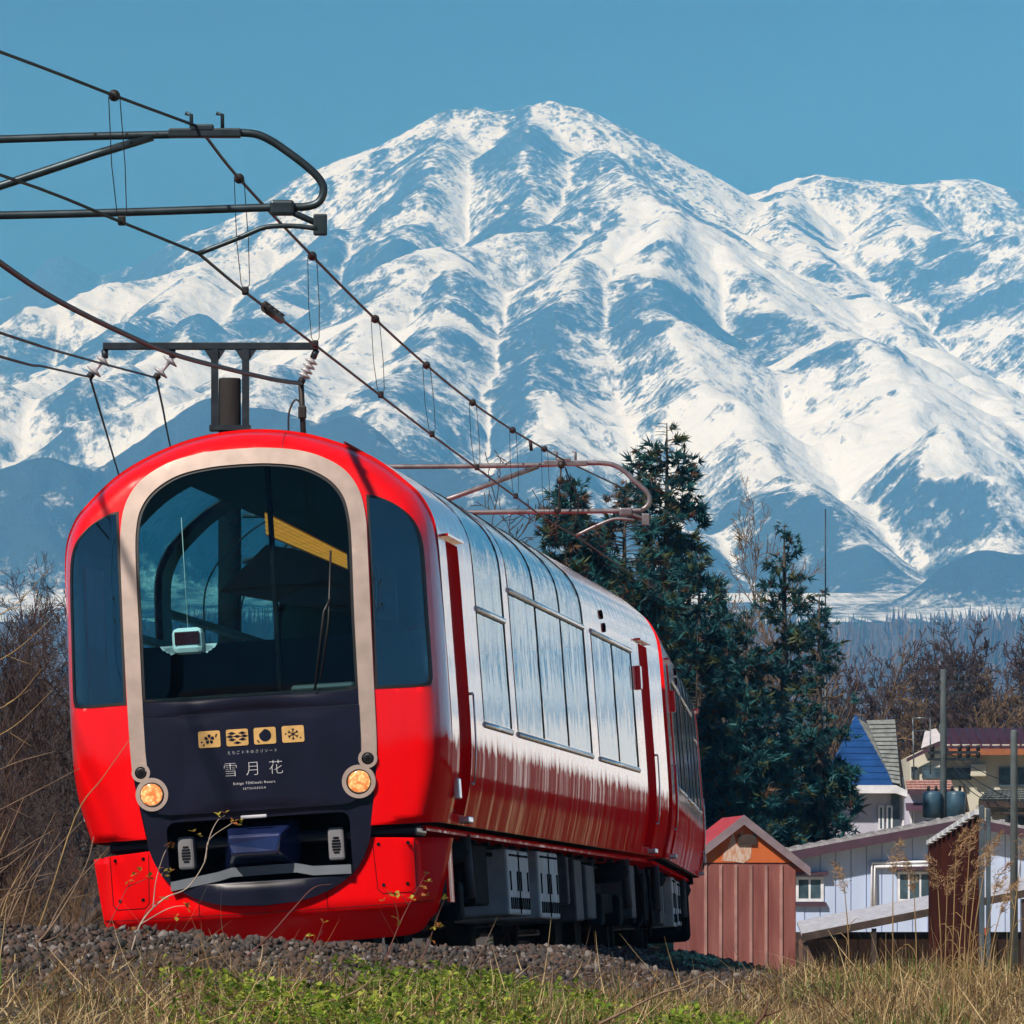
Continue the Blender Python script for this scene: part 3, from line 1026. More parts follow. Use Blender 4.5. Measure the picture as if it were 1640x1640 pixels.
        for (a, b, w) in ((3.0, 5.26, W_SILL - .03), (5.74, 12.80, W_SILL - .03), (13.53, 18.07, W_SILL - .03), (3.0, 5.26, W_TR1 + .025), (5.74, 12.80, W_TR2 + .025), (13.53, 18.07, W_TR2 + .025)):
            u, ww = side_pt(w, sgn, -.012)
            MB().tube([(u, a, ww), (u, b, ww)], .030, 10).build('window_rail', M_RAIL, car)
        for (a, b, c, d) in DOORS:
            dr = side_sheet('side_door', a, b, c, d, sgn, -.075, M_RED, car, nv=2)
            mb = MB()
            ws_ = np.linspace(c, d, 24)
            P, Q = [side_pt(w, sgn, 0) for w in ws_], [side_pt(w, sgn, -.08) for w in ws_]
            for v in (a, b):
                mb.add([(u, v, w) for u, w in P] + [(u, v, w) for u, w in Q], [(k, k + 1, 24 + k + 1, 24 + k) for k in range(23)])
            for k in (0, 23): mb.quad((P[k][0], a, P[k][1]), (P[k][0], b, P[k][1]), (Q[k][0], b, Q[k][1]), (Q[k][0], a, Q[k][1]))
            mb.build('door_jamb', M_RED, dr)
            P = [side_pt(w, sgn, -.02) for w in np.linspace(c + .35, c + 1.15, 8)]
            mb = MB().tube([(u, b + .05, w) for u, w in [side_pt(w, sgn, .028) for w in np.linspace(c + .25, c + .95, 8)]], .008, 6)
            for w in (c + .25, c + .95):
                u0, w0 = side_pt(w, sgn, -.01); u1, w1 = side_pt(w, sgn, .03)
                mb.tube([(u0, b + .05, w0), (u1, b + .05, w1)], .012, 6)
            mb.build('grab_rail', M_RAIL, dr)
            u, w = side_pt(d + .035, sgn, .02)
            MB().box((u, (a + b) / 2, w), (.05, b - a + .25, .02)).build('rain_gutter', M_RED, dr)
            u, w = side_pt(1.03, sgn, .03)
            MB().box((u, b - .15, w), (.10, .32, .05), bev=.01).build('step_plate', M_RAIL, dr)
        for v, w in ((14.9, 3.22), (15.03, 3.10)):
            u, ww = side_pt(w, sgn, 0); u2, w2 = side_pt(w, sgn, .015)
            MB().lathe([(.045, 0), (.045, .02), (.03, .024)], (u, v, ww), (u2 - u, 0, w2 - ww), 14).build('side_lamp', M_DARKBOX, car)
        u, w = side_pt(2.75, sgn, .02)
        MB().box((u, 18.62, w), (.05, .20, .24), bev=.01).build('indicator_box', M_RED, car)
        u, w = side_pt(1.25, sgn, .02)
        MB().box((u, .95, w), (.05, .16, .16), bev=.01).build('socket_cover', M_RAIL, car)
        # roof edge cable duct
        P = [side_pt(3.93, sgn, .02)] * 2
        MB().tube([(P[0][0], .9, P[0][1]), (P[0][0], CAR_L - .3, P[0][1])], .011, 6).build('roof_rain_strip', M_DARKRED, car)
        # ---- bogie wheels and underfloor gear
    for vc in (3.1, 18.4):
        bg_ = MB()
        for s in (-1, 1):
            bg_.box((s * .95, vc, .50), (.12, 2.9, .22), bev=.03)
            for dv in (-1.05, 1.05): bg_.box((s * .98, vc + dv, .43), (.2, .34, .32), bev=.04)
        bg_.box((0, vc, .55), (1.9, .5, .25))
        bo = bg_.build('bogie', M_DARKBOX, car)
        for dv in (-1.05, 1.05):
            for s in (-1, 1):
                MB().lathe([(.10, -.06), (.36, -.05), (.40, -.06), (.43, -.06), (.43, .06), (.46, .065), (.46, .09), (.12, .09)], (s * .56, vc + dv, .43), (-s, 0, 0), 32).build('wheel', M_DARKBOX, bo)
        for s in (-1, 1):
            MB().lathe([(.14, 0), (.24, .03), (.27, .10), (.24, .17), (.14, .2)], (s * 1.0, vc, .70), (0, 0, 1), 20).build('air_spring', M_DARKBOX, bo)
            MB().tube([(s * 1.17, vc + .7, .95), (s * 1.17, vc + .85, .45)], .045, 8).build('damper', M_MIDBOX, bo)
    boxes = [(6.9, 8.75, .32, .88, 'v'), (9.65, 11.5, .30, .90, 'v'), (12.0, 12.6, .5, .93, 'd'), (13.1, 13.25, .45, .9, 'g'), (13.85, 14.6, .30, .88, 'g'), (15.05, 15.95, .32, .84, 'g'), (16.3, 16.6, .45, .9, 'd'), (20.2, 20.7, .35, .9, 'g'), (20.9, 21.2, .30, .85, 'd'), (5.2, 6.3, .4, .9, 'd'), (8.95, 9.5, .45, .9, 'd')]
    for (a, b, c, d, k) in boxes:
        for s in (-1, 1):
            e = MB().box((s * (.80 if k == 'v' else .74 - .05 * (k == 'd')), (a + b) / 2, (c + d) / 2), (.78, b - a, d - c), bev=.02).build('equipment_box', M_DARKBOX if k == 'd' else (M_MIDBOX if k == 'g' else M_GREYBOX), car)
            if k == 'v':
                mb = MB()
                L = b - a
                for j in range(2):
                    v0 = a + L * (.27 + .48 * j)
                    for t in (-.16, .16):
                        mb.box((s * 1.193, v0 + t * L, c + (d - c) * .52), (.012, .05, (d - c) * .3))
                    for t in range(5):
                        mb.box((s * 1.193, v0 + (t - 2) * .09 * L, c + .10), (.012, .05, .10))
                    mb.box((s * 1.193, a + L * .51, (c + d) / 2), (.012, .03, d - c - .03))
                    for t in range(6): mb.box((s * 1.193, v0 + (t - 2.5) * .07 * L, d - .05), (.012, .03, .02))
                mb.build('vent_slot', M_BLACK, e)['kind'] = 'stuff'
            MB().box((s * .6, (a + b) / 2, .93), (.1, .12, .1)).build('hanger', M_BLACK, e)
    mb = MB()
    for s in (-1, 1):
        for w in (.90, .84):
            mb.tube([(s * 1.05, 4.6, w), (s * 1.05, 17, w)], .022, 6)
        mb.tube([(s * 1.12, 21.0, .9), (s * 1.14, 21.25, .72), (s * 1.14, 21.3, .35), (s * 1.10, 20.6, .18)], .02, 6)
        for k in range(14):
            v = 5 + k * 1.1
            mb.box((s * 1.10, v, .915), (.06, .12, .03))
    mb.build('pipe_run', M_DARKBOX, car)
    mb = MB().box((0, 11, .62), (.9, 12, .55))
    mb.build('underfloor_tank', M_BLACK, car)
    # ---- inside
    MB().box((0, CAR_L / 2 + .2, 1.13), (2.6, CAR_L - 1.2, .06)).build('floor_deck', M_INT, car)
    mb = MB().box((0, .75, 1.62), (2.2, .55, .75), bev=.06)
    mb.box((.5, .62, 2.05), (.5, .25, .10), bev=.03).build('driving_desk', M_INT, car)
    mb = MB()
    for s in (-1, 1):
        for k in range(8):
            v = 2.7 + k * 2.1
            mb.box((s * .9, v, 1.6), (.75, .5, .12), bev=.04)
            mb.box((s * .9, v + .27, 1.95), (.75, .12, .75), bev=.05)
    mb.build('seat_row', mat('seat_cloth', (.05, .04, .05), .8), car)
    mb = MB().box((0, 2.35, 1.85), (2.55, .04, 1.4))
    mb.build('cab_partition', M_INT, car)
    MB().tube([(.16, .62, 1.2), (.14, .80, 3.85)], .022, 8).build('cab_pole', M_BLACK, car)
    # slanted wooden beam behind the windscreen; a warm glow is put into its slats
    mb = MB()
    A, B = Vector((-.06, 2.0, 3.36)), Vector((.66, 1.2, 3.0))
    mb.prism([A + Vector((0, .02, -.01)), B + Vector((0, .02, -.01)), B + Vector((0, .02, .12)), A + Vector((0, .02, .18))], (0, .06, 0))
    tr_ = mb.build('glowing_wood_beam', M_WOOD, car)
    for k in range(5):
        t0, t1 = k / 5 + .015, (k + 1) / 5 - .025
        MB().prism([A + Vector((0, -.012 * (k % 2), .17 * t0)), B + Vector((0, -.012 * (k % 2), .11 * t0)), B + Vector((0, -.012 * (k % 2), .11 * t1)), A + Vector((0, -.012 * (k % 2), .17 * t1))], (0, .02, 0)).build('wood_slat', M_GLOWWOOD, tr_)
    MB().prism([(-.5, 2.3, 2.95), (.9, 2.3, 2.62), (.9, 2.3, 3.05), (-.1, 2.3, 3.30)], (0, .05, 0)).build('ceiling_panel', mat('ceiling_taupe', (.20, .17, .13), .6), car)
    # wiper
    mb = MB()
    P = [(.55, 2.12), (.63, 2.55), (.67, 3.08)]
    mb.tube([(u, face_v(u, w) - .03, w) for u, w in P], .009, 6)
    mb.tube([(.50, face_v(.5, 2.03) - .02, 2.03), (.60, face_v(.60, 2.62) - .045, 2.62), (.655, face_v(.655, 2.72) - .03, 2.72)], .011, 6)
    mb.build('wiper', M_RUBBER, car)
    MB().tube([(.33, face_v(.33, w) - .001, w) for w in np.linspace(3.885, 4.045, 9)], .0035, 4, False).build('panel_seam', M_DARKRED, car)
    return car


M_MIDBOX = mat('equipment_mid', (.10, .10, .12), .7, 0, .3, 4, spec=.15)
M_DARKRED = mat('dark_red_trim', (.12, .006, .01), .4)
M_LAMPBOWL = mat('lamp_bowl', (.8, .7, .55), .2, .9, emit=(1, .55, .22), es=.9)


def lens_mat():
    m, n, l, p = nodes_of('lit_lens')
    tc = n.new('ShaderNodeTexCoord')
    v = n.new('ShaderNodeTexVoronoi'); v.inputs['Scale'].default_value = 38
    l.new(tc.outputs['Object'], v.inputs['Vector'])
    r = n.new('ShaderNodeValToRGB')
    r.color_ramp.elements[0].color = (1.0, .58, .22, 1); r.color_ramp.elements[0].position = .1
    r.color_ramp.elements[1].color = (.55, .13, .03, 1); r.color_ramp.elements[1].position = .75
    l.new(v.outputs['Distance'], r.inputs[0])
    p.inputs['Base Color'].default_value = (.35, .15, .06, 1)
    p.inputs['Roughness'].default_value = .08
    l.new(r.outputs[0], p.inputs['Emission Color'])
    p.inputs['Emission Strength'].default_value = 1.05
    return m


M_LENS = lens_mat()
M_GLOWWOOD = mat('glowing_wood', (.6, .36, .08), .4, 0, .3, 4, stretch=(1, 1, 30), emit=(1.0, .42, .05), es=.45)  # wood with emission painted in as warm light


def car_matrix(o, yaw, roll):
    return Matrix.Translation(o) @ Matrix.Rotation(math.radians(-yaw), 4, 'Z') @ Matrix.Rotation(math.radians(roll), 4, 'Y')


ROLL, YAW1, YAW2 = -3.5, 5.7, 2.45
M1 = car_matrix((-1.8627, 55.0084, -.0052), YAW1, ROLL)
car1 = build_car(M1, 'front car of the red train with big windscreen, lit headlights and gold emblems')


def copy_tree(o, parent=None, skip=()):
    c = o.copy()
    COL.objects.link(c)
    if parent is not None: c.parent = parent
    for ch in list(o.children):
        if ch.name.split('.')[0] in skip: continue
        copy_tree(ch, c, skip)
    return c


JOINT = M1 @ Vector((0, CAR_L + .35, 0))
ax2 = Matrix.Rotation(math.radians(-YAW2), 3, 'Z') @ Vector((0, 1, 0))
car2 = copy_tree(car1, None, ('emblem_plate', 'lettering', 'glowing_wood_beam', 'ceiling_panel', 'wiper', 'cab_pole', 'snow_guard', 'step_bar', 'horn_box', 'coupler_cover'))
car2.matrix_world = car_matrix(JOINT + ax2 * (CAR_L + .35), YAW2 + 180, -ROLL)
car2['label'] = 'rear car of the red train, coupled behind the front car and angled away'
MB().box((0, .62, .52), (2.35, .85, .78), bev=.08).build('end_equipment', M_BLACK, car2)
MB().box((0, .4, .95), (2.5, .6, .1)).build('buffer_beam', M_BLACK, car2)
# gangway between the cars
g = MB().box((0, CAR_L + .18, 2.2), (1.1, .42, 2.1), bev=.05).build('gangway_bellows', M_RUBBER, car1)

# ornament hanging inside the windscreen
def ornament():
    c = M1 @ Vector((-.60 + .125, .27, 2.475))
    R = M1.to_3x3()
    root = empty('hanging_ornament', label='small white winged railcar ornament hanging on a thread inside the windscreen', cat='ornament', mat=Matrix.Translation(c) @ R.to_4x4())
    MB().box((0, 0, 0), (.24, .16, .20), bev=.045).build('body', mat('plush_white', (.88, .88, .9), .8), root)
    MB().box((0, -.082, .02), (.19, .012, .10), bev=.02).build('window_band', mat('ornament_maroon', (.05, .008, .012), .2), root)
    for s in (-1, 1):
        mb = MB()
        for k in range(3):
            mb.prism([(s * .11, -.02, -.03), (s * (.22 - .03 * k), -.02, -.03 - .02 * k), (s * (.20 - .03 * k), -.02, -.06 - .02 * k), (s * .11, -.02, -.09)], (0, .02 + .006 * k, 0))
        mb.build('wing', MATS['plush_white'], root)
    MB().tube([(0, 0, .10), (-.02, .15, .95)], .003, 5).build('thread', mat('thread_white', (.6, .6, .6), .6), root)
ornament()

# ------------------------------------------------------------------ ground, track bed, ballast
def track_x(y):
    y = np.asarray(y, float)
    d = np.minimum(y, 112) - 66
    x = -.765 + .0995 * d - .00107 * d * d
    return x + np.where(y > 112, (y - 112) * (.0995 - 2 * .00107 * 46), 0)


CREST = [(0, 1486, 41), (180, 1490, 43), (330, 1502, 45.5), (520, 1514, 48), (720, 1521, 51), (900, 1519, 56), (1100, 1527, 66), (1190, 1548, 75)]
C_Y = np.array([c[2] for c in CREST] + [90, 130.])
C_Z = np.array([wp(*c).z for c in CREST] + [-.2, -.35])
C_Q = np.array([wp(*c).x - float(track_x(c[2])) for c in CREST] + [2.2, 2.2])


def ground_z(x, y):
    x, y = np.asarray(x, float), np.asarray(y, float)
    q = x - track_x(y)
    zc, qc = np.interp(y, C_Y, C_Z), np.interp(y, C_Y, C_Q)
    bed = -.21 + .061 * np.clip(q, -1.6, 1.6)
    rise = smooth(.72, 1.0, q / np.maximum(qc, .5))
    up = bed + (zc - bed) * rise
    right = zc - .30 * np.clip(q - qc, 0, .9) - .17 * np.clip(q - qc - .9, 0, 40)
    A = np.where(q < qc, up, right)
    A = np.where(q < -1.7, -.30 - .35 * np.clip(-q - 1.7, 0, 2), A)
    # grassy hump to the right of the line
    cy = np.interp(x, [1.0, 2.0, 4.5, 9], [58, 56, 51, 48])
    cz = np.interp(x, [.9, 1.6, 2.3, 3.4, 9], [-.30, -.16, -.08, -.10, -.2])
    B = cz - np.where(y < cy, .055 * (cy - y), .10 * (y - cy))
    # left bank beyond the track
    Lb = -.25 - .05 * np.abs(y - 60) * (y < 60) + 0 * x
    Lb = np.where(q < -2.2, -.15 - .004 * np.abs(y - 62), -9)
    Z = np.maximum(np.maximum(A, B), np.maximum(Lb, plain_z(x, y)))
    Z = np.where(y > 130, plain_z(x, y), Z)
    return Z


def build_ground():
    m, n, l, p = nodes_of('soil_and_litter')
    tc = n.new('ShaderNodeTexCoord')
    a = n.new('ShaderNodeTexNoise'); a.inputs['Scale'].default_value = 1.3; a.inputs['Detail'].default_value = 12; a.inputs['Roughness'].default_value = .7
    l.new(tc.outputs['Object'], a.inputs['Vector'])
    r = n.new('ShaderNodeValToRGB')
    r.color_ramp.elements[0].color = (.018, .013, .008, 1); r.color_ramp.elements[0].position = .3
    r.color_ramp.elements[1].color = (.075, .050, .026, 1); r.color_ramp.elements[1].position = .7
    l.new(a.outputs['Fac'], r.inputs[0]); l.new(r.outputs[0], p.inputs['Base Color'])
    b = n.new('ShaderNodeBump'); b.inputs['Strength'].default_value = .8; b.inputs['Distance'].default_value = .05
    l.new(a.outputs['Fac'], b.inputs['Height']); l.new(b.outputs[0], p.inputs['Normal'])
    p.inputs['Roughness'].default_value = .95
    # snow lies on the fields that rise to the mountain
    sx = n.new('ShaderNodeSeparateXYZ'); l.new(tc.outputs['Object'], sx.inputs[0])
    # pale stubble colour added right of the line to bounce light onto the train
    fs = n.new('ShaderNodeMapRange'); fs.inputs['From Min'].default_value = 5.5; fs.inputs['From Max'].default_value = 8.5
    l.new(sx.outputs['X'], fs.inputs['Value'])
    fy = n.new('ShaderNodeMapRange'); fy.inputs['From Min'].default_value = 170; fy.inputs['From Max'].default_value = 260; fy.inputs['To Min'].default_value = 1; fy.inputs['To Max'].default_value = 0
    l.new(sx.outputs['Y'], fy.inputs['Value'])
    f3 = n.new('ShaderNodeMath'); f3.operation = 'MULTIPLY'; l.new(fs.outputs[0], f3.inputs[0]); l.new(fy.outputs[0], f3.inputs[1])
    sb = n.new('ShaderNodeMix'); sb.data_type = 'RGBA'; sb.inputs[7].default_value = (.44, .34, .19, 1)
    fm = n.new('ShaderNodeMath'); fm.operation = 'MULTIPLY'; l.new(f3.outputs[0], fm.inputs[0])
    f2 = n.new('ShaderNodeMapRange'); f2.inputs['From Min'].default_value = .30; f2.inputs['From Max'].default_value = .45
    l.new(a.outputs['Fac'], f2.inputs['Value']); l.new(f2.outputs[0], fm.inputs[1])
    l.new(fm.outputs[0], sb.inputs[0]); l.new(r.outputs[0], sb.inputs[6])
    mr = n.new('ShaderNodeMapRange'); mr.inputs['From Min'].default_value = 420; mr.inputs['From Max'].default_value = 900; mr.inputs['To Max'].default_value = .40
    l.new(sx.outputs['Y'], mr.inputs['Value'])
    sn = n.new('ShaderNodeTexNoise'); sn.inputs['Scale'].default_value = .006; sn.inputs['Detail'].default_value = 8
    l.new(tc.outputs['Object'], sn.inputs['Vector'])
    ad = n.new('ShaderNodeMath'); l.new(mr.outputs[0], ad.inputs[0]); l.new(sn.outputs['Fac'], ad.inputs[1])
    sr = n.new('ShaderNodeValToRGB'); sr.color_ramp.elements[0].position, sr.color_ramp.elements[1].position = .72, .80
    # bare woods straight ahead; unseen snow added further right to brighten the train's reflections
    dv = n.new('ShaderNodeMath'); dv.operation = 'DIVIDE'; l.new(sx.outputs['X'], dv.inputs[0]); l.new(sx.outputs['Y'], dv.inputs[1])
    wd = n.new('ShaderNodeMapRange'); wd.inputs['From Min'].default_value = .085; wd.inputs['From Max'].default_value = .15; wd.inputs['To Min'].default_value = -.36; wd.inputs['To Max'].default_value = .10
    l.new(dv.outputs[0], wd.inputs['Value'])
    a2 = n.new('ShaderNodeMath'); l.new(ad.outputs[0], a2.inputs[0]); l.new(wd.outputs[0], a2.inputs[1])
    l.new(a2.outputs[0], sr.inputs[0])
    mxs = n.new('ShaderNodeMix'); mxs.data_type = 'RGBA'
    l.new(sr.outputs[0], mxs.inputs[0]); l.new(sb.outputs[2], mxs.inputs[6]); mxs.inputs[7].default_value = (.85, .86, .88, 1)
    l.new(mxs.outputs[2], p.inputs['Base Color'])
    # one sheet: fine round the line, wide to the foot of the mountain
    xs = np.unique(np.round(np.concatenate([np.linspace(-9000, -400, 12), np.linspace(-400, -40, 14), np.linspace(-40, -9, 18), np.arange(-9, 12, .15), np.linspace(12, 60, 22), np.linspace(60, 500, 16), np.linspace(500, 10000, 14)]), 3))
    ys = np.unique(np.round(np.concatenate([np.linspace(-3000, -60, 14), np.linspace(-60, 24, 18), np.arange(24, 90, .18), np.linspace(90, 150, 45), np.linspace(150, 700, 30), np.linspace(700, 7400, 40)]), 3))
    X, Y = np.meshgrid(xs, ys)
    Z = ground_z(X, Y)
    near = (np.abs(X) < 12) & (Y > 20) & (Y < 130)
    Z = Z + near * .05 * (fbm(X * 1.6, Y * 1.6, 3, 301) - .5) - (~near) * 0.0
    far = smooth(150, 500, Y)
    Z = Z + far * 2.0 * (fbm(X / 60, Y / 60, 3, 302) - .5) - smooth(6800, 7400, Y) * 14
    me = npmesh('ground', np.stack([X, Y, Z], -1).reshape(-1, 3), grid_faces(*X.shape), True)
    tag(link('ground', me, None, m), kind='structure')


build_ground()


def gz(x, y):
    return float(ground_z(x, y))


def build_track():
    ys = np.arange(20, 130, 1.5)
    tr = empty('railway_track', (float(track_x(55)), 55, 0), 'pair of steel rails on sleepers under the red train', 'railway track')
    base = Vector(tr.location)
    mrail = mat('rail_steel', (.16, .11, .08), .45, .7, .3, 12)
    prof = [(-.06, -.15), (.06, -.15), (.06, -.135), (.012, -.12), (.012, -.04), (.033, -.03), (.033, 0), (-.033, 0), (-.033, -.03), (-.012, -.04), (-.012, -.12), (-.06, -.135)]
    for s in (-1, 1):
        mb = MB()
        V = []
        for y in ys:
            x = float(track_x(y)) + s * .567
            for a, b in prof: V.append((x + a - base.x, y - base.y, b + s * .567 * .061))
        n = len(prof)
        mb.add(V, [(i * n + k, i * n + (k + 1) % n, (i + 1) * n + (k + 1) % n, (i + 1) * n + k) for i in range(len(ys) - 1) for k in range(n)])
        mb.build('rail', mrail, tr)
    me = MB().box((0, 0, 0), (2.1, .24, .16), bev=.015).mesh('sleeper')
    me.materials.append(mat('sleeper_concrete', (.22, .2, .18), .9, bump=.2))
    for y in np.arange(36, 112, .62):
        o = link('sleeper', me, tr)
        th = -math.atan(.0995 - .00214 * (y - 66))
        o.matrix_local = Matrix.Translation((float(track_x(y)) - base.x, y - base.y, -.235)) @ Matrix.Rotation(th, 4, 'Z') @ Matrix.Rotation(-.061, 4, 'Y')


build_track()


def in_view(x, y, m=.10):
    return np.abs(x) < y * .0703 * (1 + m) + .2


def scatter(n, y0, y1):
    y = np.sqrt(rng.random(n) * (y1 * y1 - y0 * y0) + y0 * y0)
    x = (rng.random(n) * 2 - 1) * (y * .0703 * 1.12 + .2)
    return x, y


def build_gravel():
    ms = [mat('ballast_stone_grey', (.048, .041, .040), .85, 0, .35, 9, bump=.3, bscale=60), mat('ballast_stone_brown', (.075, .046, .036), .85, 0, .35, 9, bump=.3, bscale=60), mat('ballast_stone_pale', (.17, .15, .145), .8, 0, .3, 9, bump=.3, bscale=60)]
    n = 120000
    x, y = scatter(n, 36, 80)
    q = x - track_x(y)
    qc = np.interp(y, C_Y, C_Q)
    lim = qc + 2.3 + .9 * (fbm(x * 1.2, y * 1.2, 3, 55) - .5)
    keep = (q < lim) & (q > qc - 1.1) & (rng.random(n) < np.where(q > qc + .1, np.clip(1 - (q - qc - 1.3) / 1.0, 0.10, 1), 1))
    keep &= rng.random(n) < np.where(y > 60, .6, 1)
    x, y = x[keep], y[keep]
    n = len(x)
    z = ground_z(x, y)
    # a coarse stone: jittered octahedron cut once (14 points)
    bm = bmesh.new(); bmesh.ops.create_icosphere(bm, subdivisions=1, radius=1)
    B = np.array([v.co[:] for v in bm.verts]); Fc = np.array([[v.index for v in f.verts] for f in bm.faces]); bm.free()
    k = len(B)
    size = rng.uniform(.012, .030, n) * (1 + .6 * (rng.random(n) < .1))
    V = B[None] * (1 + rng.uniform(-.42, .30, (n, k, 1)))
    V = V * rng.uniform(.4, 1.25, (n, 1, 3)) * size[:, None, None]
    a = rng.uniform(0, 2 * np.pi, n); c, s = np.cos(a), np.sin(a)
    Rz = np.zeros((n, 3, 3)); Rz[:, 0, 0] = c; Rz[:, 0, 1] = -s; Rz[:, 1, 0] = s; Rz[:, 1, 1] = c; Rz[:, 2, 2] = 1
    t = rng.normal(0, .6, n); c, s = np.cos(t), np.sin(t)
    Rx = np.zeros((n, 3, 3)); Rx[:, 0, 0] = 1; Rx[:, 1, 1] = c; Rx[:, 1, 2] = -s; Rx[:, 2, 1] = s; Rx[:, 2, 2] = c
    V = np.einsum('nij,nkj->nki', Rz @ Rx, V)
    V += np.stack([x, y, z + size * .35], 1)[:, None, :]
    F = (Fc[None] + (np.arange(n) * k)[:, None, None]).reshape(-1, 3)
    mi = np.repeat(rng.choice(3, n, p=[.45, .42, .13]), len(Fc))
    me = npmesh('ballast_gravel', V.reshape(-1, 3), F, False, mi)
    tag(link('ballast_gravel', me, None, ms), kind='stuff')


build_gravel()


def blades(name, x, y, h, lean, width, mats_, probs, curl=.5, z0=None, parent=None, droop=.0, segs=3):
    """Curved strips: height h, lean (0 upright .. 1 lying), random heading."""
    n = len(x)
    z = ground_z(x, y) if z0 is None else z0
    a = rng.uniform(0, 2 * np.pi, n)
    th = lean * (np.pi / 2) * rng.uniform(.6, 1.1, n)
    dirx, diry = np.cos(a), np.sin(a)
    t = np.linspace(0, 1, segs + 1)
    cu = rng.normal(0, curl, n)
    ang = th[:, None] + cu[:, None] * t[None] + droop * t[None] ** 2
    step = h[:, None] / segs
    dr = np.cumsum(np.sin(ang) * step, 1); dz = np.cumsum(np.cos(ang) * step, 1)
    dr = np.concatenate([np.zeros((n, 1)), dr[:, :-1]], 1); dz = np.concatenate([np.zeros((n, 1)), dz[:, :-1]], 1)
    tw = rng.normal(0, .5, n)[:, None] * t[None]
    w = width[:, None] * (1 - .85 * t[None] ** 1.5) / 2
    b = a + np.pi / 2 + rng.normal(0, .6, n)
    px = x[:, None] + dirx[:, None] * dr; py = y[:, None] + diry[:, None] * dr; pz = z[:, None] + np.maximum(dz, -.01)
    ox, oy = np.cos(b)[:, None] * w, np.sin(b)[:, None] * w
    oz = np.sin(tw) * w * .6
    Lp = np.stack([px - ox, py - oy, pz - oz], -1); Rp = np.stack([px + ox, py + oy, pz + oz], -1)
    V = np.stack([Lp, Rp], 2).reshape(n, -1, 3)
    k = 2 * (segs + 1)
    f = np.array([[2 * i, 2 * i + 1, 2 * i + 3, 2 * i + 2] for i in range(segs)])
    F = (f[None] + (np.arange(n) * k)[:, None, None]).reshape(-1, 4)
    mi = np.repeat(rng.choice(len(mats_), n, p=probs), segs)
    me = npmesh(name, V.reshape(-1, 3), F, True, mi)
    o = link(name, me, parent, mats_)
    return o


def leafmat(name, col, tr=.35, var=.3):
    if name in MATS: return MATS[name]
    m, n, l, p = nodes_of(name)
    tc = n.new('ShaderNodeTexCoord')
    a = n.new('ShaderNodeTexNoise'); a.inputs['Scale'].default_value = 3.0; a.inputs['Detail'].default_value = 5
    l.new(tc.outputs['Object'], a.inputs['Vector'])
    r = n.new('ShaderNodeValToRGB')
    r.color_ramp.elements[0].position, r.color_ramp.elements[1].position = .35, .65
    r.color_ramp.elements[0].color = (*[c * (1 - var) for c in col], 1)
    r.color_ramp.elements[1].color = (*[min(1, c * (1 + var)) for c in col], 1)
    l.new(a.outputs['Fac'], r.inputs[0]); l.new(r.outputs[0], p.inputs['Base Color'])
    p.inputs['Roughness'].default_value = .6
    p.inputs['Specular IOR Level'].default_value = .25
    if tr:
        t = n.new('ShaderNodeBsdfTranslucent')
        l.new(r.outputs[0], t.inputs[0])
        mx = n.new('ShaderNodeMixShader'); mx.inputs[0].default_value = tr
        l.new(p.outputs[0], mx.inputs[1]); l.new(t.outputs[0], mx.inputs[2])
        l.new(mx.outputs[0], n['Material Output'].inputs[0])
    MATS[name] = m
    return m


STRAW = [leafmat('straw_pale', (.62, .47, .25)), leafmat('straw_brown', (.26, .15, .06)), leafmat('straw_dark', (.10, .055, .028)), leafmat('grass_green', (.12, .20, .035))]
LEAFG = [leafmat('weed_leaf_bright', (.22, .33, .03), .45), leafmat('weed_leaf_mid', (.09, .16, .02), .4), leafmat('weed_leaf_yellow', (.36, .40, .06), .4)]


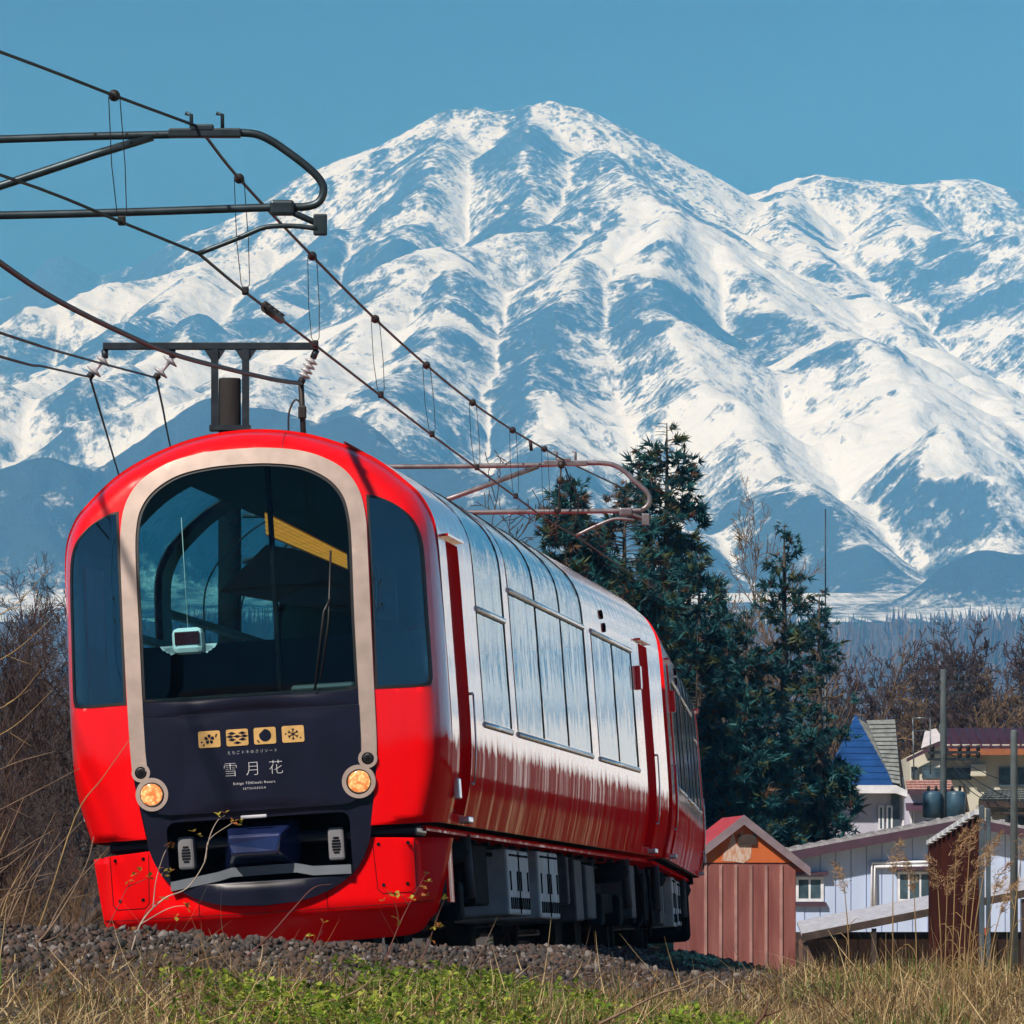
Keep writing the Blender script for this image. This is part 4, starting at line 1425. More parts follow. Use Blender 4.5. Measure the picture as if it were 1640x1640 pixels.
def build_grass():
    def zone(n, y0, y1):
        x, y = scatter(n, y0, y1)
        q = x - track_x(y)
        qc = np.interp(y, C_Y, C_Q)
        return x, y, q - qc
    # matted straw
    x, y, e = zone(125000, 30, 66)
    pr = smooth(1.1, 2.5, e + .9 * (fbm(x * .9, y * .9, 3, 61) - .5)) * (1 - .8 * smooth(.50, .66, fbm(x * .9, y * .6, 3, 62)))
    k = rng.random(len(x)) < pr
    x, y = x[k], y[k]
    n = len(x)
    blades('matted_straw', x, y, rng.uniform(.08, .30, n), np.full(n, .85), rng.uniform(.004, .010, n), STRAW, [.50, .30, .18, .02], .9)['kind'] = 'stuff'
    # standing dry grass, thicker on the hump to the right
    x, y, e = zone(85000, 30, 62)
    pr = smooth(1.3, 2.6, e) * (.15 + .85 * smooth(.2, 1.4, x)) * (.3 + .9 * smooth(.4, .62, fbm(x * 1.1, y * .8, 3, 63)))
    k = rng.random(len(x)) < pr
    x, y = x[k], y[k]
    n = len(x)
    blades('dry_grass', x, y, rng.uniform(.06, .20, n), rng.uniform(.35, 1.0, n), rng.uniform(.004, .009, n), STRAW, [.48, .28, .12, .12], .9, droop=.9)['kind'] = 'stuff'
    # fresh green blades
    x, y, e = zone(26000, 30, 60)
    pr = smooth(.9, 1.8, e) * smooth(.52, .70, fbm(x * .8 + 9, y * .6, 3, 64)) * (.25 + .75 * smooth(-1.2, .2, x))
    k = rng.random(len(x)) < pr
    x, y = x[k], y[k]
    n = len(x)
    blades('green_grass', x, y, rng.uniform(.08, .24, n), rng.uniform(.05, .5, n), rng.uniform(.005, .010, n), [STRAW[3], LEAFG[1]], [.6, .4], .5, droop=.5)['kind'] = 'stuff'
    # dead twigs and litter on the gravel edge
    x, y, e = zone(60000, 34, 56)
    pr = smooth(.2, 1.4, e) * (1 - smooth(2.4, 3.2, e))
    k = rng.random(len(x)) < pr
    x, y = x[k], y[k]
    n = len(x)
    blades('litter', x, y, rng.uniform(.05, .22, n), np.full(n, .9), rng.uniform(.004, .009, n), [STRAW[1], STRAW[2], STRAW[0]], [.4, .4, .2], .8)['kind'] = 'stuff'


    # long dead stems lying tangled
    x, y, e = zone(5200, 32, 58)
    pr = smooth(1.0, 2.0, e) * (.35 + .65 * smooth(.45, .6, fbm(x * .8, y * .5, 3, 65)))
    k = rng.random(len(x)) < pr
    x, y = x[k], y[k]
    n = len(x)
    blades('dead_stems', x, y, rng.uniform(.25, .80, n), rng.uniform(.78, 1.0, n), rng.uniform(.005, .010, n), [STRAW[0], STRAW[1], STRAW[2]], [.3, .4, .3], .5, droop=.2, segs=6)['kind'] = 'stuff'


build_grass()


def leaves(name, C, size, mats_, probs, parent=None, lobes=3, flat=.5):
    """Trefoil leaf clusters at the points C: each leaflet a folded pair of quads."""
    n = len(C)
    V, F, M = [], [], []
    a0 = rng.uniform(0, 2 * np.pi, n)
    for j in range(lobes):
        a = a0 + j * 2 * np.pi / lobes + rng.normal(0, .25, n)
        el = rng.normal(.25, flat, n)
        L = size * rng.uniform(.7, 1.2, n)
        d = np.stack([np.cos(a) * np.cos(el), np.sin(a) * np.cos(el), np.sin(el)], 1)
        s = np.stack([-np.sin(a), np.cos(a), rng.normal(0, .3, n)], 1)
        up = np.cross(d, s)
        W = L * .38
        p0 = C
        p1 = C + d * (L * .5)[:, None] + s * W[:, None] + up * (W * .35)[:, None]
        p2 = C + d * L[:, None]
        p3 = C + d * (L * .5)[:, None] - s * W[:, None] + up * (W * .35)[:, None]
        o = j * 4 * n
        V.append(np.stack([p0, p1, p2, p3], 1).reshape(-1, 3))
        i = np.arange(n) * 4 + o
        F.append(np.concatenate([np.stack([i, i + 1, i + 2], 1), np.stack([i, i + 2, i + 3], 1)]))
        mi = rng.choice(len(mats_), n, p=probs)
        M.append(np.concatenate([mi, mi]))
    me = npmesh(name, np.concatenate(V), np.concatenate(F), False, np.concatenate(M))
    return link(name, me, parent, mats_)


def build_weeds():
    x, y = scatter(30000, 32, 48)
    px = 820 + x / y * F_PX
    py = HOR - (ground_z(x, y) - CAM_Z) / y * F_PX
    cl = fbm(x * 1.6, y * 1.0, 3, 70)
    want = smooth(200, 420, px) * (1 - smooth(1080, 1300, px)) * smooth(1560, 1615, py + 12 * (px > 700)) * smooth(.46, .58, cl)
    k = rng.random(len(x)) < want
    x, y = x[k], y[k]
    n = len(x)
    C = np.stack([x, y, ground_z(x, y) + rng.uniform(.02, .15, n)], 1)
    leaves('green_weeds', C, rng.uniform(.022, .050, n), LEAFG, [.35, .4, .25])['kind'] = 'stuff'


build_weeds()


# ------------------------------------------------------------------ woody growth
def grow(seed, H, r0, levels=5, kids=(5, 5, 4, 4, 3), spread=.75, up=.25, wig=.16, lean=Vector((0, 0, 0)), first=.25, ratio=.62, sides=(7, 5, 4, 3, 3, 3), stems=1, minr=.004):
    """Branching trunk and limbs as tapered tubes; returns (trunk MB, branch MB, tip points)."""
    R = random.Random(seed)
    trunk, twigs, tips = MB(), MB(), []
    def branch(p, d, L, r, lv):
        ns = max(2, 5 - lv // 2)
        pts, rs = [p.copy()], [r]
        dd = d.copy()
        for i in range(ns):
            dd = (dd + Vector((R.gauss(0, wig), R.gauss(0, wig), R.gauss(0, wig) + up * (.35 if lv else .1)))).normalized()
            p = p + dd * (L / ns)
            pts.append(p.copy())
            rs.append(max(minr, r * (1 - .72 * (i + 1) / ns)))
        (trunk if lv == 0 else twigs).tube(pts, rs, sides[min(lv, len(sides) - 1)], False)
        if lv + 1 >= levels:
            tips.append(pts[-1])
            return
        k = kids[min(lv, len(kids) - 1)]
        for j in range(k):
            t = (first if lv == 0 else .2) + (1 - (first if lv == 0 else .2)) * (j + R.random()) / k
            x = t * ns
            i = min(int(x), ns - 1)
            q = pts[i].lerp(pts[i + 1], x - i)
            ax = dd.orthogonal().normalized()
            ax.rotate(Matrix.Rotation(R.uniform(0, 6.283), 3, dd))
            nd = (d.lerp(dd, t) + ax * spread * R.uniform(.6, 1.3)).normalized()
            branch(q, nd, L * ratio * R.uniform(.7, 1.15) * (1.15 - .5 * t), max(minr, rs[i] * .6), lv + 1)
        # leader goes on
        if lv < 3: branch(pts[-1], dd, L * .55, rs[-1], lv + 1)
    for s in range(stems):
        d = Vector((R.gauss(0, .12 if stems == 1 else .5), R.gauss(0, .12 if stems == 1 else .4), 1)).normalized() + lean
        branch(Vector((R.gauss(0, .05 * stems), R.gauss(0, .05 * stems), -.1)), d.normalized(), H * .55, r0, 0)
    return trunk, twigs, tips


M_BARK = mat('bark_brown', (.055, .040, .032), .9, 0, .4, 8, bump=.4)
M_TWIG = mat('twig_russet', (.060, .034, .028), .85, 0, .35, 3)
M_TWIGD = mat('twig_dark', (.045, .034, .034), .85, 0, .35, 3)
M_TWIGY = mat('twig_straw', (.15, .095, .05), .85, 0, .35, 3)

TREE_LIB = {}


def tree_mesh(kind, seed):
    k = (kind, seed)
    if k not in TREE_LIB:
        if kind == 'round': t = grow(seed, 11, .17, 6, (6, 6, 5, 5, 4), .80, .22, .15, first=.3, minr=.0075)
        elif kind == 'far': t = grow(seed, 11, .19, 6, (6, 6, 5, 5, 4), .85, .2, .15, first=.28, minr=.014)
        elif kind == 'open': t = grow(seed, 10, .14, 5, (6, 5, 4, 3), .8, .15, .2, first=.35, minr=.010)
        else: t = grow(seed, 5, .06, 5, (5, 5, 4, 3), .7, .2, .2, first=.12, stems=4, minr=.0045)
        a, b = t[0].mesh('trunk'), t[1].mesh('branches')
        top = max(v.co.z for v in b.vertices)
        TREE_LIB[k] = (a, b, top)
    return TREE_LIB[k]


def bare_tree(px, py_top, D, kind, seed, twig, label, group, name='bare_tree', rz=0.0, base=None, wide=1.0):
    a, b, top = tree_mesh(kind, seed)
    p = wp(px, py_top, D)
    z0 = gz(p.x, p.y) if base is None else base
    s = (p.z - z0) / top
    r = empty(name, (p.x, p.y, z0), label, 'tree' if name == 'bare_tree' else 'bush', group)
    r.rotation_euler.z = rz
    r.scale = (s * wide, s * wide, s)
    for nm, me, m in (('trunk', a, M_BARK), ('branches', b, twig)):
        o = link(nm, me, r)
        if not me.materials: me.materials.append(None)
        o.material_slots[0].link = 'OBJECT'
        o.material_slots[0].material = m
    return r


WOOD = [  # px, top py, D, kind, seed, twig, label
    (845, 712, 215, 'open', 1, M_TWIGD, 'dark leafless tree standing above the rear car roof, behind the far overhead bracket', .3, 1.0),
    (1168, 762, 230, 'round', 3, M_TWIGY, 'straw coloured leafless tree showing between the two tallest conifers', .9, .8),
    (1205, 830, 235, 'open', 2, M_TWIGY, 'pale leafless tree half hidden right of the tallest conifer', 2.0, .7),
    (1378, 1030, 330, 'far', 4, M_TWIG, 'russet leafless tree standing left of the others behind the blue roofed house', .4, .9),
    (1432, 1028, 335, 'far', 3, M_TWIG, 'russet leafless tree rising behind the grey shingled roof', 2.2, .9),
    (1452, 1085, 315, 'far', 4, M_TWIGY, 'lower straw coloured leafless tree left of the tall utility pole', 3.4, 1.1),
    (1500, 1000, 335, 'far', 3, M_TWIG, 'wide russet leafless tree behind the tall utility pole', 4.0, 1.1),
    (1562, 986, 330, 'far', 4, M_TWIG, 'tallest russet leafless tree over the maroon roof', 5.1, 1.1),
    (1612, 992, 325, 'far', 3, M_TWIG, 'russet leafless tree over the right end of the maroon roof', .9, 1.1),
    (1585, 1060, 310, 'far', 4, M_TWIGY, 'lower straw coloured leafless tree just over the maroon ridge', 1.9, 1.3),
    (1405, 1050, 345, 'far', 4, M_TWIG, 'russet leafless tree between the two left of the utility pole', 1.4, 1.2),
    (1475, 1020, 350, 'far', 3, M_TWIGD, 'dark leafless tree just left of the tall utility pole', 3.9, 1.2),
    (1535, 1005, 345, 'far', 3, M_TWIG, 'leafless tree just right of the tall utility pole', .1, 1.2),
    (1640, 1015, 345, 'far', 3, M_TWIGD, 'dark leafless tree before the right edge of the photo', 2.6, 1.2),
    (1395, 1012, 372, 'far', 3, M_TWIGD, 'tall dark leafless tree just right of the rightmost conifer', 5.0, 1.3),
    (1520, 990, 375, 'far', 4, M_TWIGD, 'dark leafless tree highest behind the utility pole', 2.0, 1.3),
    (1595, 995, 372, 'far', 3, M_TWIG, 'brown leafless tree behind the maroon roof, second from the right edge', 3.0, 1.3),
    (1668, 1000, 330, 'far', 4, M_TWIG, 'russet leafless tree cut by the right edge of the photo', 2.9, 1.1),
    (20, 960, 78, 'open', 1, M_TWIGD, 'black limbed leafless tree nearest the left edge', 5.2, 1.0),
    (75, 1010, 84, 'open', 2, M_TWIGD, 'black limbed leafless tree between the left edge and the train', 1.0, 1.0),
    (-20, 855, 118, 'round', 3, M_TWIG, 'leafless tree cut by the left edge, tallest beside the train', .2, 1.0),
    (62, 880, 112, 'round', 4, M_TWIG, 'russet leafless tree close left of the train front', 1.2, .9),
    (30, 905, 135, 'round', 4, M_TWIG, 'dense russet leafless tree behind the others at the left edge', 2.2, 1.3),
    (95, 945, 128, 'round', 3, M_TWIG, 'russet leafless tree right behind the left shoulder of the train', 4.2, 1.2),
    (120, 930, 104, 'open', 1, M_TWIGD, 'dark leafless tree half behind the left side of the train', 2.5, .9),
    (20, 985, 92, 'open', 2, M_TWIGD, 'low dark spreading leafless tree left of the train', 3.3, 1.2),
]
for (px, py, D, kind, seed, tw, lab, rz, wd) in WOOD:
    bare_tree(px, py, D, kind, seed, tw, lab, 'leafless trees', rz=rz, wide=wd)
BUSH = [
    (15, 1180, 72, 11, M_TWIGD, 'dark thicket of bare stems left of the train', .4),
    (85, 1230, 66, 12, M_TWIGD, 'tangled bare bush touching the left side of the train front', 1.7),
    (-35, 1120, 58, 11, M_TWIG, 'russet bare bush at the left edge behind the long twigs', 2.9),
    (120, 1330, 62, 12, M_TWIGY, 'straw coloured bare bush low beside the snow guard', 4.2),
    (-10, 1260, 64, 12, M_TWIGD, 'low dark thicket at the left edge', 2.2),
    (40, 1370, 56, 11, M_TWIGY, 'straw coloured low bush behind the gravel crest', 5.0),
]
for (px, py, D, seed, tw, lab, rz) in BUSH:
    bare_tree(px, py, D, 'bush', seed, tw, lab, 'bare bushes left of the train', 'bare_bush', rz, wide=1.1)


def distant_wood():
    # leafless woods on the rising plain, too far off to tell trees apart
    n = 60000
    y = 480 + 6350 * rng.random(n) ** 1.25
    x = (rng.random(n) * 2 - 1) * (y * .11 + 20)
    k = fbm(x / 55 + 3, y / 170, 3, 88) > .42
    x, y = x[k], y[k]
    n = len(x)
    h = rng.uniform(5, 9.5, n) * (1 + 1.3 * smooth(4500, 6500, y)) * (.7 + .6 * fbm(x / 40, y / 120, 2, 89))
    blades('distant_wood', x, y, h, rng.uniform(0, .35, n), rng.uniform(.25, .9, n) * (1 + y / 2500), [M_TWIG, M_TWIGD, M_TWIGY, mat('wood_evergreen', (.012, .035, .03), .9)], [.42, .34, .12, .12], .35, segs=2)['kind'] = 'stuff'


distant_wood()


# ------------------------------------------------------------------ conifers
NEEDLE = [leafmat('needle_teal', (.020, .105, .115), .2), leafmat('needle_dark', (.012, .060, .080), .2), leafmat('needle_olive', (.075, .095, .038), .2), leafmat('needle_rust', (.13, .075, .045), .2)]


def conifer(px, py, D, half, seed, label, dens=1.0, rust=.06):
    R = np.random.default_rng(seed)
    top = wp(px, py, D)
    z0 = gz(top.x, top.y)
    H = top.z - z0
    W = half / F_PX * D
    root = empty('conifer', (top.x, top.y, z0), label, 'tree', 'tall conifers beside the line')
    mb = MB()
    mb.tube([(0, 0, -.2), (.05, 0, H * .35), (0, .04, H * .7), (0, 0, H * .99)], [H * .022, H * .016, H * .008, .012], 9)
    mb.build('trunk', M_BARK, root)
    nl = int(H * 21 * dens)
    limb = MB()
    P, Dd, S = [], [], []
    for i in range(nl):
        f = ((i + R.random()) / nl) ** .85          # 0 at the top
        z = H * (1 - f * .96) - .1
        a = R.uniform(0, 6.283)
        bulge = .75 + .5 * float(fbm(np.array([a * .8 + seed]), np.array([f * 6.0]), 2, seed)[0])
        L = W * (f ** .52) * bulge * R.uniform(.55, 1.1) + .10
        d = np.array([math.cos(a), math.sin(a), 0])
        m = max(3, int(L / .30))
        pts = []
        for k in range(m + 1):
            t = k / m
            pts.append(d * (L * t) + np.array([0, 0, z + L * (.28 * t - .42 * t * t + .16 * t ** 3)]))
        limb.tube([tuple(p) for p in pts], [max(.008, .03 * (1 - k / m) * (L / W + .3)) for k in range(m + 1)], 3, False)
        ncl = max(5, int(L * 16))
        for c in range(ncl):
            t = R.uniform(.12, 1.0) ** .7
            x = t * m; k = min(int(x), m - 1)
            q = pts[k] + (pts[k + 1] - pts[k]) * (x - k)
            P.append(q + R.normal(0, .07 + .05 * L, 3) * np.array([1, 1, .6]))
            Dd.append(d * .8 + R.normal(0, .5, 3) + np.array([0, 0, .25]))
            S.append(R.uniform(.6, 1.15) * (.6 + .5 * min(1, L)))
    limb.build('limbs', M_BARK, root)
    P, Dd, S = np.array(P), np.array(Dd), np.array(S)
    keep = fbm(P[:, 0] * 1.1 + P[:, 2] * .2, P[:, 2] * 1.0 + P[:, 1] * 1.1, 3, seed + 5) > .40
    P, Dd, S = P[keep], Dd[keep], S[keep]
    # every spray: seven narrow pointed blades fanned along its direction
    n = len(P)
    Dd /= np.linalg.norm(Dd, axis=1)[:, None]
    V, F, M = [], [], []
    tone = R.choice(4, n, p=[.44, .38 - rust, .18, rust])
    nb = 15
    for j in range(nb):
        d = Dd + R.normal(0, .55, (n, 3)); d /= np.linalg.norm(d, axis=1)[:, None]
        s = np.cross(d, R.normal(0, 1, (n, 3))); s /= np.linalg.norm(s, axis=1)[:, None]
        L = .25 * S * R.uniform(.6, 1.2, n); w = L * .12
        st = P + d * (L * R.uniform(-.2, .3, n))[:, None]
        a = st - s * w[:, None]; b = st + s * w[:, None]; c = st + d * L[:, None]
        o = j * 3 * n
        V.append(np.stack([a, b, c], 1).reshape(-1, 3))
        i = np.arange(n) * 3 + o
        F.append(np.stack([i, i + 1, i + 2], 1)); M.append(tone)
    me = npmesh('crown', np.concatenate(V), np.concatenate(F), False, np.concatenate(M))
    link('crown', me, root, NEEDLE)
    return n * nb


CON = [(1068, 668, 186, 165, 21, 'tallest dark conifer, its pointed top against the snow', 1.0, .10),
       (1000, 772, 178, 150, 22, 'rusty tipped conifer left of the tallest one, behind the far overhead bracket', 1.9, .22),
       (914, 762, 174, 150, 23, 'small pointed conifer above the roof of the front car', 1.9, .2),
       (1256, 833, 190, 104, 24, 'slender conifer with an open see-through top, right of the tallest', .55, .04),
       (1312, 945, 186, 78, 25, 'conifer at the right end of the row, next to the blue roof', .8, .03),
       (1196, 968, 180, 112, 26, 'dense low conifer filling the gap in the middle of the row', 1.0, .03),
       (1120, 880, 182, 130, 27, 'broad dark conifer behind the end of the rear car', 1.0, .05)]
for c in CON: conifer(*c)

# ------------------------------------------------------------------ overhead line
M_TUBE = mat('bracket_tube', (.040, .058, .070), .42, .6, .3, 7)
M_WIRE = mat('wire_dark', (.010, .009, .010), .6, .2, .2, 7)
M_CABLE = mat('feeder_cable', (.018, .013, .013), .6, 0, .2, 7)
M_PORC = mat('insulator_porcelain', (.42, .42, .46), .2, 0, .1, 7)
M_CONC = mat('pole_concrete', (.014, .011, .011), .85, 0, .2, 6, bump=.2)


def local(root, pts):
    return [Vector(p) - root.location for p in pts]


def cantilever(pts_top, brace, steady_bracket, arm, clamp, r, D, label, M_TUBE=M_TUBE):
    root = empty('cantilever_bracket', wp(*pts_top[0], D), label, 'overhead bracket', 'overhead line brackets')
    P = [wp(a, b, D) for a, b in pts_top]
    P = catmull(P, 4)
    MB().tube(local(root, P), r, 10).build('loop_tube', M_TUBE, root)
    MB().tube(local(root, [wp(a, b, D + .0) for a, b in brace]), r * 1.05, 10).build('brace', M_TUBE, root)
    a, b = [wp(*q, D - .03) for q in steady_bracket]
    mb = MB().tube(local(root, [a, a.lerp(b, .35), b]), r * .8, 8)
    mb.box(b - root.location, (.09, .06, .14), bev=.01)
    mb.box(a - root.location, (.16, .09, .10), bev=.02)
    mb.build('registration_bracket', M_TUBE, root)
    MB().tube(local(root, catmull([wp(*q, D - .05) for q in arm], 4)), r * .62, 8).build('steady_arm', M_TUBE, root)
    c = wp(*clamp, D - .02) - root.location
    k = r / .032
    mb = MB().box(c, (.18 * k, .10, .05 * k), bev=.01)
    mb.box(c + Vector((.02 * k, 0, -.04 * k)), (.56 * k, .09, .07 * k), bev=.01)
    for s in (-1, 1):
        mb.tube([c + Vector((s * .12 * k + .03, 0, 0)), c + Vector((s * .12 * k + .03, 0, .10 * k)), c + Vector((s * .12 * k - .01, 0, .115 * k))], .016 * k, 6)
    mb.build('messenger_clamp', M_TUBE, root)
    mb = MB()
    for t in (.10, .32, .55): mb.lathe([(.012, 0), (.012, .02)], c + Vector((-.9 * t - .2, -.04, -.05)), (0, -1, 0), 8)
    mb.build('bolt', M_WIRE, root)
    return root


cantilever([(-600, 240), (0, 223), (120, 219), (250, 216), (330, 214), (395, 213), (428, 222), (470, 250), (504, 278), (518, 300), (512, 322), (490, 331), (440, 332), (200, 340), (0, 345), (-600, 357)],
           [(-600, 500), (0, 298), (150, 248), (245, 219)], [(452, 333), (513, 360)], [(508, 366), (470, 362), (425, 364), (385, 380), (318, 406)], (324, 205), .027, 47.5, 'near dark tube bracket reaching in from the left over the train front')
cantilever([(388, 752), (560, 748), (700, 747), (850, 745), (920, 742), (968, 742), (994, 750), (1018, 772), (1036, 788), (1040, 803), (1030, 815), (1005, 818), (800, 820), (560, 824), (388, 826)],
           [(388, 900), (600, 838), (727, 796), (862, 747)], [(1002, 820), (1034, 832)], [(1016, 833), (985, 831), (955, 842), (922, 858)], (903, 737), .030, 87.6, 'far overhead bracket above the rear car, against the conifers', mat('bracket_tube_sunlit', (.22, .20, .22), .4, .5, .3, 7))  # paler copy of the bracket steel, sunlight put into its colour


def pole(px, D, top_py, r, label, name='catenary_pole'):
    p = wp(px, top_py, D)
    z0 = gz(p.x, D)
    root = empty(name, (p.x, D, z0), label, 'overhead line pole', 'overhead line poles')
    h = p.z - z0
    MB().lathe([(r * 1.15, -.5), (r, h - .02), (r * .95, h)], (0, 0, 0), n=20).build('shaft', M_CONC, root)
    return root


def insulator(root, pts, nd, rd, material=M_PORC):
    a, b = Vector(pts[0]), Vector(pts[1])
    d = (b - a)
    prof = []
    L = d.length
    for i in range(nd):
        t = L * (.15 + .7 * i / max(1, nd - 1))
        prof += [(.025, t - .03), (rd, t), (rd * .9, t + .015), (.025, t + .03)]
    o = MB().lathe([(.025, 0)] + prof + [(.025, L)], a, d, 14).build('insulator', material, root)
    MB().tube([b, b + d.normalized() * .07], .045, 8).build('clamp', M_WIRE, o)


far = pole(368, 88, 606, .135, 'far concrete pole behind the train roof carrying a steel crossbar')
s88 = F_PX / 88
mb = MB()
for px in (344, 393.5):
    a, b = wp(px, 560, 88) - far.location, wp(px, 690, 88) - far.location
    mb.box((a + b) / 2, (.085, .15, (a - b).length))
    mb.prism([a + Vector((-.14, -.05, .02)), a + Vector((.14, -.05, .02)), a + Vector((.05, -.05, -.12)), a + Vector((-.05, -.05, -.12))], (0, .1, 0))
mb.box(wp(369, 686, 88) - far.location, (.5, .34, .06))
mb.build('bracket_post', M_ROOFGREY, far)
MB().box(wp(337.5, 554.5, 88) - far.location, (345 / s88, .12, .085), bev=.008).build('crossbar', M_ROOFGREY, far)
for px, q in ((168, (148, 598)), (276, (254, 600)), (507, (485, 606))):
    a = wp(px, 560, 88) - far.location
    b = wp(px - (0 if px < 400 else 6), 574, 88) - far.location
    MB().tube([a, b], .04, 8).build('drop_link', M_ROOFGREY, far)
    insulator(far, [b, wp(*q, 88) - far.location], 2 if px < 400 else 4, .11 if px < 400 else .085)
a, b = wp(482, 612, 88) - far.location, wp(487, 720, 88) - far.location
mb = MB().tube([a, a.lerp(b, .5), b], .035, 8)
mb.box(a.lerp(b, .45) + Vector((0, -.02, 0)), (.10, .10, .16), bev=.02)
mb.tube(catmull([a.lerp(b, .33), a.lerp(b, .30) + Vector((-.08, 0, .03)), a.lerp(b, .45) + Vector((-.16, 0, 0)), a.lerp(b, .75) + Vector((-.18, 0, 0))], 5), .012, 6)
mb.build('cable_riser', M_CABLE, far)
near = pole(-600, 47.6, -220, .17, 'near concrete pole just outside the left edge holding the near bracket')


def wire_thing(name, label, pts, r, material, cat='overhead wire', group='overhead wires', n=6, sm=6):
    P = [wp(*p) if len(p) == 3 else Vector(p) for p in pts]
    o = MB().tube(catmull([p - P[0] for p in P], sm), r, n, True).build(name, material)
    o.location = P[0]
    return tag(o, label, cat, group)


MESS = [wp(-2600, -560, 20), wp(-700, -170, 33), wp(0, 83, 42.7), wp(183, 153, 45.5), wp(318, 203, 47.5)]
MESS2 = [wp(318, 203, 47.5), wp(383, 286, 52), wp(500, 410, 57.5), wp(601, 511, 63), wp(683, 585, 68.5), wp(757, 645, 74), wp(821, 689, 79), wp(872, 719, 84), wp(903, 737, 87.6)]
CONT = [wp(-2600, -200, 20), wp(-700, 60, 33), wp(0, 280, 42.7), wp(195, 356, 45.6), wp(318, 406, 47.5)]
CONT2 = [wp(318, 406, 47.5), wp(393, 468, 52), wp(505, 553, 57.5), wp(610, 634, 63), wp(692, 697, 68.5), wp(764, 750, 74), wp(826, 796, 79), wp(876, 832, 84), wp(922, 858, 87.6)]
root = empty('catenary', MESS2[0], 'overhead line of an upper and a lower wire joined by thin droppers above the train', 'overhead line')
lo_ = root.location
def bar(P, r, n, nm, m=M_WIRE): MB().tube([p - lo_ for p in P], r, n).build(nm, m, root)
bar(catmull(MESS, 5) + catmull(MESS2, 5)[1:] + [wp(1020, 792, 100), wp(1100, 840, 112)], .011, 6, 'messenger_wire')
bar(catmull(CONT, 5) + catmull(CONT2, 5)[1:] + [wp(990, 905, 100), wp(1050, 945, 112)], .0105, 6, 'contact_wire')
for a, b in [(MESS[3], CONT[3])] + list(zip(MESS2[1:-1], CONT2[1:-1])):
    mb = MB()
    for s in (-1, 1):
        mb.tube([a - lo_ + Vector((s * .035, 0, -.01)), (a - lo_).lerp(b - lo_, .55) + Vector((s * .042, 0, 0)), b - lo_ + Vector((s * .03, 0, .06)), b - lo_], .0042, 4, False)
    mb.box(b - lo_ + Vector((0, 0, .01)), (.05, .05, .06), bev=.01)
    d = mb.build('dropper', M_WIRE, root)
    MB().lathe([(.0, -.04), (.022, -.035), (.037, -.012), (.037, .012), (.022, .035), (.0, .04)], a - lo_, (0, 1, 0), 14).build('dropper_knob', M_CABLE, d)
c = wp(437, 503, 54.2) - lo_
e = wp(450, 512.5, 54.9) - lo_
mb = MB().tube([c - (e - c), e], .03, 8)
for t in (-.9, -.3, .3, .9): mb.lathe([(.0, -.02), (.04, 0), (.0, .03)], c + (e - c) * t + Vector((0, 0, .03)), (0, 0, 1), 8)
mb.build('splice_clamp', M_CABLE, root)
mb = MB()
for px, a, b in ((849, 705, 722),): mb.tube([wp(px, a, 83) - lo_, wp(px + 2, b, 83) - lo_], .02, 6)
mb.build('tail_clip', M_WIRE, root)
# string of small insulators hanging from the far bracket
P = [wp(899, 742, 87.4), wp(897, 770, 87.4), wp(893, 830, 87.4), wp(890, 868, 87.4)]
mb = MB().tube([p - P[0] for p in P], .012, 6)
for p in (P[0] + Vector((0, 0, -.02)), P[1], P[2] + Vector((0, 0, .1))): mb.lathe([(.0, -.05), (.04, -.03), (.045, 0), (.04, .03), (.0, .05)], p - P[0], (0, 0, 1), 10)
o = mb.build('hanging_insulator', M_CABLE); o.location = P[0]
tag(o, 'thin hanging wire with dark beads below the clamp of the far bracket', 'insulator')
wire_thing('jumper_wire', 'thin looped jumper wire under the clamp of the far bracket', [(905, 748, 87.5), (915, 775, 87.5), (926, 800, 87.5), (922, 835, 87.5), (908, 850, 87.5)], .009, M_WIRE)
wire_thing('feeder_cable', 'thick sagging dark cable running down to the riser beside the far pole', [(-600, -80, 47.4), (-100, 343, 54), (0, 421, 58), (90, 480, 62), (200, 535, 67), (280, 568, 72), (370, 592, 79), (440, 608, 84), (482, 614, 88)], .026, M_CABLE, n=8)
wire_thing('feeder_wire', 'upper thin feeder wire at the left edge going to the inner insulator of the crossbar', [(-600, 330, 47.5), (0, 533, 62), (130, 573, 77), (250, 605, 88)], .014, M_WIRE)
wire_thing('feeder_wire', 'lower thin feeder wire at the left edge going to the outer insulator of the crossbar', [(-600, 390, 47.5), (0, 571, 63), (70, 587, 78), (144, 604, 88)], .014, M_WIRE)
wire_thing('feeder_wire', 'thin feeder wire descending from the outer insulator to the train roof edge', [(144, 604, 88), (168, 685, 104), (186, 746, 120), (215, 840, 150)], .016, M_WIRE)
wire_thing('feeder_wire', 'thin feeder wire descending from the inner insulator of the crossbar', [(250, 605, 88), (261, 655, 104), (270, 702, 120), (290, 790, 150)], .016, M_WIRE)

